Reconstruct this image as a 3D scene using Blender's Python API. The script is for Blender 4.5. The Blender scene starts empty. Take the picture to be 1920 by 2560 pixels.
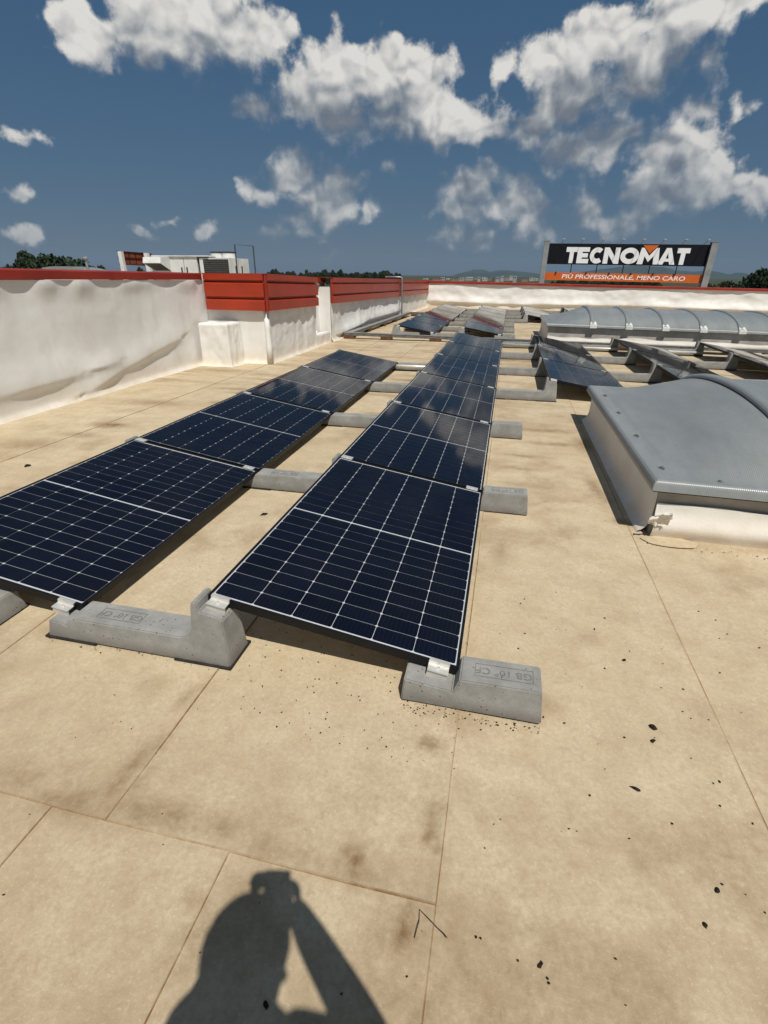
import bpy, bmesh, math, random
import numpy as np
from mathutils import Vector, Matrix

# ------------------------------------------------------------------ camera
SC = bpy.context.scene
COL = SC.collection
FPX, PW, PH = 1250.606, 1920.0, 2560.0
CAM = Vector((0.0402, -1.4867, 1.4661))
YAW, PITCH, ROLL = math.radians(12.7557), math.radians(25.3952), math.radians(0.5041)

def cam_rows():
    ca, sa = math.cos(YAW), math.sin(YAW); cb, sb = math.cos(PITCH), math.sin(PITCH); cc, sc = math.cos(ROLL), math.sin(ROLL)
    R0 = np.array([[1, 0, 0], [0, 0, -1], [0, 1, 0.]])
    Rz = np.array([[ca, sa, 0], [-sa, ca, 0], [0, 0, 1]])
    Rx = np.array([[1, 0, 0], [0, cb, -sb], [0, sb, cb]])
    Rr = np.array([[cc, -sc, 0], [sc, cc, 0], [0, 0, 1]])
    return Rr @ Rx @ R0 @ Rz
CR = cam_rows()

def ray(px, py):                       # a pixel of the 1920 x 2560 photograph -> a direction
    return CR.T @ np.array([(px - PW / 2) / FPX, (py - PH / 2) / FPX, 1.0])

def on_y(px, py, y):                   # the point of that direction on a known plane y = const
    d = ray(px, py); t = (y - CAM.y) / d[1]
    return Vector((CAM.x + t * d[0], y, CAM.z + t * d[2]))

def on_floor(px, py, z=0.0):
    d = ray(px, py); t = (z - CAM.z) / d[2]
    return Vector((CAM.x + t * d[0], CAM.y + t * d[1], z))

camd = bpy.data.cameras.new('camera'); cam = bpy.data.objects.new('camera', camd); COL.objects.link(cam)
camd.sensor_fit = 'VERTICAL'; camd.sensor_height = 36.0; camd.lens = 36.0 * FPX / PH
camd.clip_start = 0.02; camd.clip_end = 80000
cm = Matrix(((CR[0][0], -CR[1][0], -CR[2][0]), (CR[0][1], -CR[1][1], -CR[2][1]), (CR[0][2], -CR[1][2], -CR[2][2])))
cam.matrix_world = Matrix.Translation(CAM) @ cm.to_4x4()
SC.camera = cam

# ------------------------------------------------------------------ light, exposure
SUN_DIR = Vector((0.262, -0.437, 0.861)).normalized()
SUN_EL = math.asin(SUN_DIR.z); SUN_AZ = math.atan2(SUN_DIR.x, SUN_DIR.y)
sl = bpy.data.lights.new('sun', 'SUN'); sl.energy = 4.3; sl.angle = math.radians(0.53); sl.color = (1.0, 0.965, 0.89)
sun = bpy.data.objects.new('sun', sl); COL.objects.link(sun)
sun.rotation_euler = SUN_DIR.to_track_quat('Z', 'Y').to_euler()
SC.view_settings.view_transform = 'Standard'; SC.view_settings.look = 'None'
SC.view_settings.exposure = 0.0; SC.view_settings.gamma = 1.0; SC.view_settings.use_curve_mapping = False
SC.cycles.max_bounces = 8; SC.cycles.transparent_max_bounces = 12; SC.cycles.volume_bounces = 0
SC.cycles.use_denoising = True
SC.cycles.use_adaptive_sampling = True; SC.cycles.adaptive_threshold = 0.015

# ------------------------------------------------------------------ sky and clouds
SKY_STRENGTH = 0.075
SQUASH = 1.6
K = 1920 / 1659
CLOUDS = [  # centre x, y, half width, half height (in the 1659 px wide view of the photograph)
 (235,90,105,66),(375,68,135,86),(510,80,108,68),(400,0,150,55),(590,76,46,46),
 (745,160,120,82),(850,118,66,58),(690,212,100,58),(880,200,110,84),(965,248,100,62),(790,268,130,46),(1050,275,88,44),(565,238,56,28),
 (1195,140,96,58),(1320,85,130,84),(1470,40,150,80),(1590,-10,90,50),(1245,205,112,68),(1390,150,125,54),(1500,145,66,26),(1165,262,85,40),(1085,132,44,22),
 (1245,335,90,44),(1340,305,66,44),
 (1445,335,84,64),(1530,390,108,66),(1625,438,80,42),(1420,420,105,46),(1495,300,52,42),
 (1030,400,82,42),(1115,442,100,46),(995,455,58,38),(1000,515,70,26),(1155,490,56,24),(1270,440,70,34),(1340,480,70,26),
 (632,362,74,42),(565,410,46,20),
 (690,438,82,50),(742,404,48,30),(645,480,46,18),(785,458,30,22),
 (848,363,27,16),(30,406,30,12),(60,292,50,12),(440,498,26,15),(1510,228,46,28),(1620,210,36,22),
 (298,498,22,9),(590,512,24,11),(720,550,18,7),(60,498,30,9),(365,461,15,7)]

def build_world():
    w = bpy.data.worlds.new('World'); SC.world = w; w.use_nodes = True
    nt = w.node_tree; nt.nodes.clear(); N = nt.nodes.new; L = nt.links.new
    out = N('ShaderNodeOutputWorld'); bg = N('ShaderNodeBackground'); bg.inputs[1].default_value = SKY_STRENGTH
    sky = N('ShaderNodeTexSky'); sky.sky_type = 'NISHITA'; sky.sun_disc = False
    sky.sun_elevation = SUN_EL; sky.sun_rotation = SUN_AZ; sky.altitude = 300
    sky.air_density = 1.0; sky.dust_density = 0.6; sky.ozone_density = 2.5
    geo = N('ShaderNodeTexCoord')
    # a group that says how deep inside the clouds a direction lies
    def depth_group(name, minr):
        g = bpy.data.node_groups.new(name, 'ShaderNodeTree')
        g.interface.new_socket('dir', in_out='INPUT', socket_type='NodeSocketVector')
        g.interface.new_socket('depth', in_out='OUTPUT', socket_type='NodeSocketFloat')
        gn = g.nodes.new; gl = g.links.new
        gi = gn('NodeGroupInput'); go = gn('NodeGroupOutput')
        last = None
        st_ = gn('ShaderNodeVectorMath'); st_.operation = 'MULTIPLY'; st_.inputs[1].default_value = (1, 1, SQUASH); gl(gi.outputs[0], st_.inputs[0])
        vec = st_.outputs[0]; blobs = []
        for (cx, cy, rx, ry) in CLOUDS:                 # very wide clouds become two round blobs in the squashed sky
            if rx / ry > 1.55 * SQUASH: blobs += [(cx - .42 * rx, cy, rx * .62, ry), (cx + .42 * rx, cy, rx * .62, ry)]
            else: blobs.append((cx, cy, rx, ry))
        blobs = [b_ for b_ in blobs if b_[2] >= minr]
        for i, (cx, cy, rx, ry) in enumerate(blobs):
            c = np.array(ray(cx * K, cy * K)); c /= np.linalg.norm(c)
            a = np.array(ray((cx + rx) * K, cy * K)); a /= np.linalg.norm(a)
            b = np.array(ray(cx * K, (cy - ry) * K)); b /= np.linalg.norm(b)
            q = np.array([1, 1, SQUASH]); r = math.sqrt(np.linalg.norm((a - c) * q) * np.linalg.norm((b - c) * q))
            ds = gn('ShaderNodeVectorMath'); ds.operation = 'DISTANCE'; ds.inputs[1].default_value = tuple(c * q)
            if i % 10 == 9:                        # a negligible term now and then keeps the nodes in sequence, which saves shader memory
                sc_ = gn('ShaderNodeVectorMath'); sc_.operation = 'MULTIPLY_ADD'; sc_.inputs[1].default_value = (1e-9, 1e-9, 1e-9)
                gl(last, sc_.inputs[0]); gl(vec, sc_.inputs[2]); vec = sc_.outputs[0]
            gl(vec, ds.inputs[0])
            sm = min(1.0, (r / .085) ** .8); ml = gn('ShaderNodeMath'); ml.operation = 'MULTIPLY_ADD'; ml.inputs[1].default_value = sm / r; ml.inputs[2].default_value = 1 - sm; gl(ds.outputs['Value'], ml.inputs[0])
            if last is None: last = ml.outputs[0]
            else:
                mx = gn('ShaderNodeMath'); mx.operation = 'SMOOTH_MIN'; mx.inputs[2].default_value = 0.42
                gl(last, mx.inputs[0]); gl(ml.outputs[0], mx.inputs[1]); last = mx.outputs[0]
        # cumulus scattered over the rest of the sky, outside the directions listed above
        ax = np.array(ray(960, 250)); ax /= np.linalg.norm(ax)
        nz = gn('ShaderNodeTexNoise'); nz.inputs['Scale'].default_value = 3.2; nz.inputs['Detail'].default_value = 1.0
        gl(gi.outputs[0], nz.inputs['Vector'])
        dt = gn('ShaderNodeVectorMath'); dt.operation = 'DOT_PRODUCT'; dt.inputs[1].default_value = tuple(ax); gl(gi.outputs[0], dt.inputs[0])
        inv = gn('ShaderNodeMapRange'); inv.inputs[1].default_value = 0.62; inv.inputs[2].default_value = 0.74; inv.inputs[3].default_value = 0; inv.inputs[4].default_value = 2.0
        gl(dt.outputs['Value'], inv.inputs[0])
        mr = gn('ShaderNodeMapRange'); mr.clamp = False; mr.inputs[1].default_value = 0.72; mr.inputs[2].default_value = 0.54; mr.inputs[3].default_value = 0.0; mr.inputs[4].default_value = 1.0
        gl(nz.outputs[0], mr.inputs[0])
        ad = gn('ShaderNodeMath'); ad.operation = 'ADD'; gl(mr.outputs[0], ad.inputs[0]); gl(inv.outputs[0], ad.inputs[1])
        mn = gn('ShaderNodeMath'); mn.operation = 'MINIMUM'; gl(last, mn.inputs[0]); gl(ad.outputs[0], mn.inputs[1])
        sb = gn('ShaderNodeMath'); sb.operation = 'SUBTRACT'; sb.inputs[0].default_value = 1.0; gl(mn.outputs[0], sb.inputs[1])
        gl(sb.outputs[0], go.inputs[0])
        return g
    g_fine = depth_group('cloud_depth', 0); g_coarse = depth_group('cloud_bulk', 45)

    def math_(op, a, b=None, c=None, clamp=False):
        m = N('ShaderNodeMath'); m.operation = op; m.use_clamp = clamp
        for i, v in enumerate((a, b, c)):
            if v is None: continue
            if isinstance(v, (int, float)): m.inputs[i].default_value = v
            else: L(v, m.inputs[i])
        return m.outputs[0]
    def vadd(v, off):
        m = N('ShaderNodeVectorMath'); m.operation = 'ADD'; L(v, m.inputs[0]); m.inputs[1].default_value = off; return m.outputs[0]
    def maprange(v, a, b, c=0.0, d=1.0, smooth=False):
        m = N('ShaderNodeMapRange'); m.clamp = True
        if smooth: m.interpolation_type = 'SMOOTHSTEP'
        L(v, m.inputs[0]); m.inputs[1].default_value = a; m.inputs[2].default_value = b; m.inputs[3].default_value = c; m.inputs[4].default_value = d
        return m.outputs[0]
    D = geo.outputs['Generated']
    # direction, wobbled a little so that outlines curl
    wn = N('ShaderNodeTexNoise'); wn.inputs['Scale'].default_value = 9; wn.inputs['Detail'].default_value = 2; wn.inputs['Roughness'].default_value = 0.6
    L(D, wn.inputs['Vector'])
    ws = N('ShaderNodeVectorMath'); ws.operation = 'SUBTRACT'; L(wn.outputs['Color'], ws.inputs[0]); ws.inputs[1].default_value = (.5, .5, .5)
    wsc = N('ShaderNodeVectorMath'); wsc.operation = 'SCALE'; wsc.inputs['Scale'].default_value = 0.075; L(ws.outputs[0], wsc.inputs[0])
    wa = N('ShaderNodeVectorMath'); wa.operation = 'ADD'; L(D, wa.inputs[0]); L(wsc.outputs[0], wa.inputs[1])
    Dw = wa.outputs[0]
    up = Vector((0.015, -0.01, 0.072))
    def depth(v, g):
        n = N('ShaderNodeGroup'); n.node_tree = g; L(v, n.inputs[0]); return n.outputs[0]
    d0 = depth(Dw, g_fine); d1 = depth(vadd(Dw, tuple(up)), g_coarse)
    def billow(v):
        vo = N('ShaderNodeTexVoronoi'); vo.feature = 'F1'; vo.inputs['Scale'].default_value = 21
        vo.inputs['Detail'].default_value = 1.0; vo.inputs['Roughness'].default_value = 0.55; vo.inputs['Lacunarity'].default_value = 2.2
        vo.normalize = True
        L(v, vo.inputs['Vector']); return vo.outputs['Distance']
    b0 = billow(Dw); b1 = billow(vadd(Dw, tuple(Vector((0.005, -0.003, 0.012)))))
    wis = N('ShaderNodeTexNoise'); wis.inputs['Scale'].default_value = 26; wis.inputs['Detail'].default_value = 5; wis.inputs['Roughness'].default_value = 0.62; L(D, wis.inputs['Vector'])
    # density = depth + billows - wisps; the sunlit tops are crisp, the bases feather out
    wz = math_('SUBTRACT', wis.outputs[0], 0.5)
    dens = math_('ADD', math_('ADD', d0, 0.11), math_('MULTIPLY', math_('SUBTRACT', 0.36, b0), 0.95))
    dens = math_('ADD', dens, math_('MULTIPLY', wz, 1.15))
    soft = maprange(d1, -0.5, 0.5, 0.30, 0.75)
    alpha = math_('DIVIDE', math_('SUBTRACT', dens, 0.02), soft, clamp=True)
    alpha = math_('MULTIPLY', maprange(alpha, 0.0, 1.0, smooth=True), 0.97)
    # light from above: little cloud overhead = bright, much cloud overhead = grey base
    relief = math_('MULTIPLY', math_('SUBTRACT', b1, b0), 2.2)
    lit = math_('ADD', math_('MULTIPLY', math_('SMOOTH_MIN', math_('MAXIMUM', d1, -0.42), 0.40, 0.25), -0.98), 0.46)
    lit = math_('ADD', lit, relief)
    lit = math_('ADD', lit, math_('MULTIPLY', wz, 1.0))
    ramp = N('ShaderNodeValToRGB'); L(lit, ramp.inputs[0]); cr = ramp.color_ramp
    cr.elements[0].position = 0.0; cr.elements[0].color = (2.3, 2.6, 3.05, 1)
    cr.elements[1].position = 1.0; cr.elements[1].color = (10.2, 9.9, 9.3, 1)
    e = cr.elements.new(0.36); e.color = (4.0, 4.3, 4.6, 1)
    e = cr.elements.new(0.66); e.color = (7.0, 7.0, 6.9, 1)
    # sky colour as the photograph exposes it
    sc3 = N('ShaderNodeSeparateColor'); L(sky.outputs[0], sc3.inputs[0]); cc3 = N('ShaderNodeCombineColor')
    for i, (gain, pw_) in enumerate(((.45, .69), (.92, .47), (1.62, .34))):
        L(math_('MULTIPLY', math_('POWER', sc3.outputs[i], pw_), gain), cc3.inputs[i])
    sep = N('ShaderNodeSeparateXYZ'); L(D, sep.inputs[0])
    fade = maprange(sep.outputs[2], 0.0, 0.22, 0.55, 1.0)     # low clouds dim in the haze
    alpha = math_('MULTIPLY', alpha, fade)
    alpha = math_('MULTIPLY', alpha, maprange(sep.outputs[2], 0.005, 0.03))
    mix = N('ShaderNodeMix'); mix.data_type = 'RGBA'; L(alpha, mix.inputs[0]); L(cc3.outputs[0], mix.inputs[6]); L(ramp.outputs[0], mix.inputs[7])
    L(mix.outputs[2], bg.inputs[0]); L(bg.outputs[0], out.inputs[0])
    w.cycles.sampling_method = 'NONE'
build_world()

# ------------------------------------------------------------------ helpers
def tag(o, label=None, cat=None, group=None, kind=None):
    if label: o['label'] = label
    if cat: o['category'] = cat
    if group: o['group'] = group
    if kind: o['kind'] = kind
    return o

def empty(name, loc=(0, 0, 0), rot=(0, 0, 0)):
    o = bpy.data.objects.new(name, None); o.empty_display_size = 0.1; COL.objects.link(o)
    o.location = loc; o.rotation_euler = rot
    return o

def link(name, me, parent=None, loc=(0, 0, 0), rot=(0, 0, 0)):
    o = bpy.data.objects.new(name, me); COL.objects.link(o); o.parent = parent
    o.location = loc; o.rotation_euler = rot
    return o

class MB:
    def __init__(s): s.v = []; s.f = []
    def add(s, v, f):
        n = len(s.v); s.v += [tuple(p) for p in v]; s.f += [tuple(i + n for i in q) for q in f]; return s
    def box(s, x0, x1, y0, y1, z0, z1):
        return s.add([(x0, y0, z0), (x1, y0, z0), (x1, y1, z0), (x0, y1, z0), (x0, y0, z1), (x1, y0, z1), (x1, y1, z1), (x0, y1, z1)],
                     [(0, 3, 2, 1), (4, 5, 6, 7), (0, 1, 5, 4), (1, 2, 6, 5), (2, 3, 7, 6), (3, 0, 4, 7)])
    def tube(s, pts, r, n=10, cap=True):
        pts = [Vector(p) for p in pts]; rings = []
        for i, p in enumerate(pts):
            t = (pts[min(i + 1, len(pts) - 1)] - pts[max(i - 1, 0)]).normalized()
            a = t.orthogonal().normalized() if abs(t.z) > .9 else t.cross(Vector((0, 0, 1))).normalized()
            b = t.cross(a); rr = r[i] if isinstance(r, (list, tuple)) else r
            rings.append([p + (a * math.cos(2 * math.pi * k / n) + b * math.sin(2 * math.pi * k / n)) * rr for k in range(n)])
        f = []
        for i in range(len(pts) - 1):
            for k in range(n): f.append((i * n + k, i * n + (k + 1) % n, (i + 1) * n + (k + 1) % n, (i + 1) * n + k))
        if cap: f += [tuple(range(n))[::-1], tuple((len(pts) - 1) * n + k for k in range(n))]
        return s.add([v for r_ in rings for v in r_], f)
    def prism(s, prof, axis, a, b):            # closed polygon extruded along axis ('x','y')
        n = len(prof)
        mk = (lambda p, t: (t, p[0], p[1])) if axis == 'x' else (lambda p, t: (p[0], t, p[1]))
        v = [mk(p, a) for p in prof] + [mk(p, b) for p in prof]
        return s.add(v, [tuple(range(n)), tuple(range(2 * n - 1, n - 1, -1))] + [(i, n + i, n + (i + 1) % n, (i + 1) % n) for i in range(n)])
    def mesh(s, name, mat, smooth=False, bevel=0, seg=2):
        me = bpy.data.meshes.new(name); me.from_pydata(s.v, [], s.f); me.materials.append(mat)
        bm = bmesh.new(); bm.from_mesh(me); bmesh.ops.recalc_face_normals(bm, faces=bm.faces)
        if bevel:
            bmesh.ops.bevel(bm, geom=[e for e in bm.edges if len(e.link_faces) == 2 and e.calc_face_angle() > .3], offset=bevel, segments=seg, affect='EDGES', clamp_overlap=True)
        for f in bm.faces: f.smooth = smooth
        bm.to_mesh(me); bm.free(); return me
    def obj(s, name, mat, parent=None, loc=(0, 0, 0), rot=(0, 0, 0), **k): return link(name, s.mesh(name, mat, **k), parent, loc, rot)

def grid_mesh(name, P, mat, smooth=True, attr=None):          # P: (ny, nx, 3) array
    ny, nx = P.shape[:2]
    me = bpy.data.meshes.new(name)
    idx = np.arange(ny * nx).reshape(ny, nx)
    q = np.stack([idx[:-1, :-1], idx[:-1, 1:], idx[1:, 1:], idx[1:, :-1]], -1).reshape(-1, 4)
    me.vertices.add(ny * nx); me.vertices.foreach_set('co', P.reshape(-1, 3).astype(np.float32).ravel())
    me.loops.add(q.size); me.loops.foreach_set('vertex_index', q.astype(np.int32).ravel())
    me.polygons.add(len(q)); me.polygons.foreach_set('loop_start', (np.arange(len(q)) * 4).astype(np.int32))
    me.polygons.foreach_set('use_smooth', np.full(len(q), smooth))
    me.update(calc_edges=True); me.materials.append(mat)
    for nm, val in (attr or {}).items():
        at = me.attributes.new(nm, 'FLOAT', 'POINT'); at.data.foreach_set('value', val.astype(np.float32).ravel())
    me.update()
    return me

def _h(ix, iy, s):
    n = (ix.astype(np.int64) * 374761393 + iy.astype(np.int64) * 668265263 + s * 1274126177) & 0x7fffffff
    n = ((n ^ (n >> 13)) * 1274126177) & 0x7fffffff
    return ((n ^ (n >> 16)) & 0xffff) / 65535.0
def vn(x, y, s=0):
    x = np.asarray(x, float); y = np.asarray(y, float)
    ix, iy = np.floor(x).astype(np.int64), np.floor(y).astype(np.int64); fx, fy = x - ix, y - iy
    fx = fx * fx * (3 - 2 * fx); fy = fy * fy * (3 - 2 * fy)
    a, b, c, d = _h(ix, iy, s), _h(ix + 1, iy, s), _h(ix, iy + 1, s), _h(ix + 1, iy + 1, s)
    return (a * (1 - fx) + b * fx) * (1 - fy) + (c * (1 - fx) + d * fx) * fy
def fbm(x, y, s=0, o=4, r=.5):
    t = 0; a = 1; w = 0
    for i in range(o): t = t + a * vn(x * 2 ** i, y * 2 ** i, s + i * 17); w += a; a *= r
    return t / w - .5

# ------------------------------------------------------------------ materials
MATS = {}
def new_mat(name):
    m = bpy.data.materials.new(name); m.use_nodes = True; nt = m.node_tree
    return m, nt, nt.nodes['Principled BSDF']
def mixc(nt, fac, a, b):
    m = nt.nodes.new('ShaderNodeMix'); m.data_type = 'RGBA'
    if isinstance(fac, (int, float)): m.inputs[0].default_value = fac
    else: nt.links.new(fac, m.inputs[0])
    for i, v in ((6, a), (7, b)):
        if isinstance(v, tuple): m.inputs[i].default_value = (*v, 1) if len(v) == 3 else v
        else: nt.links.new(v, m.inputs[i])
    return m.outputs[2]
def noise(nt, scale, detail=4, rough=.55, vec=None, stretch=None):
    n = nt.nodes.new('ShaderNodeTexNoise'); n.inputs['Scale'].default_value = scale; n.inputs['Detail'].default_value = detail; n.inputs['Roughness'].default_value = rough
    v = vec or coords(nt)
    if stretch:
        mp = nt.nodes.new('ShaderNodeMapping'); mp.inputs['Scale'].default_value = stretch; nt.links.new(v, mp.inputs[0]); v = mp.outputs[0]
    nt.links.new(v, n.inputs['Vector']); return n.outputs[0]
def coords(nt, kind='Object'):
    for n in nt.nodes:
        if n.type == 'TEX_COORD': return n.outputs[kind]
    return nt.nodes.new('ShaderNodeTexCoord').outputs[kind]
def rng(nt, v, a, b, c=0.0, d=1.0):
    m = nt.nodes.new('ShaderNodeMapRange'); nt.links.new(v, m.inputs[0])
    for i, x in enumerate((a, b, c, d)): m.inputs[i + 1].default_value = x
    return m.outputs[0]
def mth(nt, op, a, b):
    m = nt.nodes.new('ShaderNodeMath'); m.operation = op
    for i, v in enumerate((a, b)):
        if isinstance(v, (int, float)): m.inputs[i].default_value = v
        else: nt.links.new(v, m.inputs[i])
    return m.outputs[0]
def bump(nt, bs, h, strength=.3, dist=.01):
    b = nt.nodes.new('ShaderNodeBump'); b.inputs['Strength'].default_value = strength; b.inputs['Distance'].default_value = dist
    nt.links.new(h, b.inputs['Height']); nt.links.new(b.outputs[0], bs.inputs['Normal'])

def simple(name, col, rough=.6, metal=0.0, spec=.4, var=.12, scale=6, bumps=0.0, col2=None):
    m, nt, b = new_mat(name)
    c2 = col2 or tuple(c * (1 - var * 2) for c in col)
    nt.links.new(mixc(nt, rng(nt, noise(nt, scale, 5, .6), .3, .7), c2, tuple(min(1, c * (1 + var * .4)) for c in col)), b.inputs['Base Color'])
    b.inputs['Roughness'].default_value = rough; b.inputs['Metallic'].default_value = metal; b.inputs['Specular IOR Level'].default_value = spec
    if bumps: bump(nt, b, noise(nt, scale * 6, 4), bumps, .004)
    MATS[name] = m; return m

def make_roof_mat():
    m, nt, b = new_mat('roof_membrane')
    a = nt.nodes.new('ShaderNodeAttribute'); a.attribute_name = 'stain'; st = a.outputs['Fac']
    geo = nt.nodes.new('ShaderNodeNewGeometry').outputs['Position']
    big = noise(nt, .55, 5, .6, geo); mid = noise(nt, 5, 6, .65, geo); fine = noise(nt, 240, 2, .6, geo); med = noise(nt, 60, 4, .7, geo)
    base = mixc(nt, rng(nt, big, .32, .68), (.555, .45, .292), (.66, .565, .405))
    base = mixc(nt, rng(nt, mid, .40, .75), base, (.45, .35, .22))
    base = mixc(nt, rng(nt, med, .30, .72, 0, .75), base, (.43, .33, .205))
    base = mixc(nt, rng(nt, noise(nt, 22, 5, .7, geo), .50, .74, 0, .5), base, (.38, .285, .185))
    base = mixc(nt, rng(nt, noise(nt, 130, 2, .5, geo), .60, .70, 0, .30), base, (.74, .66, .53))
    base = mixc(nt, rng(nt, fine, .60, .74, 0, .28), base, (.72, .63, .50))
    stn = mth(nt, 'MULTIPLY', st, rng(nt, noise(nt, 14, 6, .7, geo), .25, .7, .45, 1.25))
    base = mixc(nt, rng(nt, stn, 0, 1), base, (.185, .105, .045))
    nt.links.new(base, b.inputs['Base Color']); b.inputs['Roughness'].default_value = .88; b.inputs['Specular IOR Level'].default_value = .2
    bump(nt, b, mth(nt, 'ADD', med, mth(nt, 'MULTIPLY', fine, .8)), .35, .0022)
    MATS['roof'] = m
make_roof_mat()

def make_white_membrane():
    m, nt, b = new_mat('white_membrane')
    geo = nt.nodes.new('ShaderNodeNewGeometry').outputs['Position']
    base = mixc(nt, rng(nt, noise(nt, 1.3, 6, .6, geo), .35, .7), (.73, .715, .68), (.83, .82, .79))
    base = mixc(nt, rng(nt, noise(nt, 3.2, 7, .7, geo, (1, 1, .35)), .52, .78, 0, .6), base, (.64, .58, .50))
    sep = nt.nodes.new('ShaderNodeSeparateXYZ'); nt.links.new(geo, sep.inputs[0])
    dirt = mth(nt, 'MULTIPLY', rng(nt, sep.outputs[2], .02, .26, 1, 0), rng(nt, noise(nt, 4, 6, .7, geo), .3, .65, .25, 1))
    base = mixc(nt, mth(nt, 'MULTIPLY', dirt, .7), base, (.66, .53, .35))
    nt.links.new(base, b.inputs['Base Color']); b.inputs['Roughness'].default_value = .62; b.inputs['Specular IOR Level'].default_value = .35
    bump(nt, b, mth(nt, 'ADD', noise(nt, 90, 4, .6, geo), noise(nt, 9, 4, .6, geo)), .22, .006)
    MATS['white'] = m
make_white_membrane()

def make_concrete():
    m, nt, b = new_mat('concrete')
    oc = coords(nt); geo = nt.nodes.new('ShaderNodeNewGeometry').outputs['Position']
    base = mixc(nt, rng(nt, noise(nt, 9, 6, .65, geo), .3, .7), (.215, .21, .195), (.355, .347, .325))
    base = mixc(nt, rng(nt, noise(nt, 160, 3, .6, geo), .45, .75, 0, .6), base, (.24, .235, .22))
    vo = nt.nodes.new('ShaderNodeTexVoronoi'); vo.inputs['Scale'].default_value = 46; nt.links.new(geo, vo.inputs['Vector'])
    pits = mth(nt, 'MULTIPLY', rng(nt, vo.outputs['Distance'], .10, .17, 1, 0), rng(nt, noise(nt, 13, 3, .5, geo), .48, .56))
    base = mixc(nt, pits, base, (.06, .055, .05))
    sep = nt.nodes.new('ShaderNodeSeparateXYZ'); nt.links.new(oc, sep.inputs[0])
    damp = mth(nt, 'MULTIPLY', rng(nt, sep.outputs[2], .0, .06, 1, 0), rng(nt, noise(nt, 18, 5, .7, geo), .3, .58, .3, 1))
    base = mixc(nt, mth(nt, 'MULTIPLY', damp, .75), base, (.09, .075, .055))
    nt.links.new(base, b.inputs['Base Color']); b.inputs['Roughness'].default_value = .9; b.inputs['Specular IOR Level'].default_value = .25
    bump(nt, b, mth(nt, 'SUBTRACT', noise(nt, 120, 4, .6, geo), mth(nt, 'MULTIPLY', pits, 1.5)), .4, .003)
    MATS['concrete'] = m
make_concrete()

def make_cell():
    m, nt, b = new_mat('solar_cell')
    oc = coords(nt)
    wv = nt.nodes.new('ShaderNodeTexWave'); wv.wave_type = 'BANDS'; wv.bands_direction = 'X'; wv.inputs['Scale'].default_value = 1 / .0184 / 2 * .314 * 2
    nt.links.new(oc, wv.inputs['Vector'])
    info = nt.nodes.new('ShaderNodeObjectInfo')
    base = mixc(nt, info.outputs['Random'], (.0016, .0026, .0085), (.0026, .0042, .013))
    base = mixc(nt, rng(nt, wv.outputs['Fac'], .955, 1.0, 0, .4), base, (.03, .034, .048))
    nt.links.new(base, b.inputs['Base Color']); b.inputs['Roughness'].default_value = .45; b.inputs['Specular IOR Level'].default_value = .25
    MATS['cell'] = m
make_cell()

def make_glass():
    m = bpy.data.materials.new('panel_glass'); m.use_nodes = True; nt = m.node_tree; nt.nodes.clear()
    o = nt.nodes.new('ShaderNodeOutputMaterial'); mx = nt.nodes.new('ShaderNodeMixShader')
    tr = nt.nodes.new('ShaderNodeBsdfTransparent'); gl = nt.nodes.new('ShaderNodeBsdfGlossy'); fr = nt.nodes.new('ShaderNodeFresnel')
    fr.inputs[0].default_value = 1.31; gl.inputs['Roughness'].default_value = .045; tr.inputs[0].default_value = (.95, .96, .98, 1)
    df = nt.nodes.new('ShaderNodeBsdfDiffuse'); df.inputs[0].default_value = (.55, .50, .42, 1)
    m2 = nt.nodes.new('ShaderNodeMixShader')
    geo = nt.nodes.new('ShaderNodeNewGeometry').outputs['Position']
    nt.links.new(rng(nt, noise(nt, 2.2, 7, .7, geo), .4, .85, .0, .012), m2.inputs[0])       # a film of dust
    nt.links.new(fr.outputs[0], mx.inputs[0]); nt.links.new(tr.outputs[0], mx.inputs[1]); nt.links.new(gl.outputs[0], mx.inputs[2])
    nt.links.new(mx.outputs[0], m2.inputs[1]); nt.links.new(df.outputs[0], m2.inputs[2]); nt.links.new(m2.outputs[0], o.inputs[0])
    MATS['glass'] = m
make_glass()

def make_poly():
    m, nt, b = new_mat('polycarbonate_sheet')
    oc = coords(nt); geo = nt.nodes.new('ShaderNodeNewGeometry').outputs['Position']
    wv = nt.nodes.new('ShaderNodeTexWave'); wv.bands_direction = 'X'; wv.inputs['Scale'].default_value = 31; nt.links.new(geo, wv.inputs['Vector'])
    wv2 = nt.nodes.new('ShaderNodeTexWave'); wv2.bands_direction = 'X'; wv2.inputs['Scale'].default_value = 9; wv2.inputs['Distortion'].default_value = 5; wv2.inputs['Detail'].default_value = 3; nt.links.new(geo, wv2.inputs['Vector'])
    base = mixc(nt, rng(nt, noise(nt, 2.5, 6, .65, geo, (2.5, .6, 1)), .3, .7), (.215, .232, .228), (.285, .30, .295))
    base = mixc(nt, rng(nt, wv.outputs['Fac'], 0, 1, 0, .5), base, (.17, .185, .185))
    base = mixc(nt, rng(nt, noise(nt, 7, 6, .7, geo), .55, .8, 0, .5), base, (.30, .27, .22))
    nt.links.new(base, b.inputs['Base Color']); b.inputs['Roughness'].default_value = .27; b.inputs['Specular IOR Level'].default_value = .5
    bump(nt, b, wv.outputs['Fac'], .25, .003)
    MATS['poly'] = m
make_poly()

def make_foliage(name, c1, c2):
    m, nt, b = new_mat(name)
    geo = nt.nodes.new('ShaderNodeNewGeometry')
    base = mixc(nt, geo.outputs['Random Per Island'], c1, c2)
    nt.links.new(base, b.inputs['Base Color']); b.inputs['Roughness'].default_value = .7; b.inputs['Specular IOR Level'].default_value = .2
    MATS[name] = m
make_foliage('leaf', (.012, .022, .009), (.036, .056, .022))
make_foliage('leaf_olive', (.018, .026, .011), (.050, .060, .026))

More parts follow.
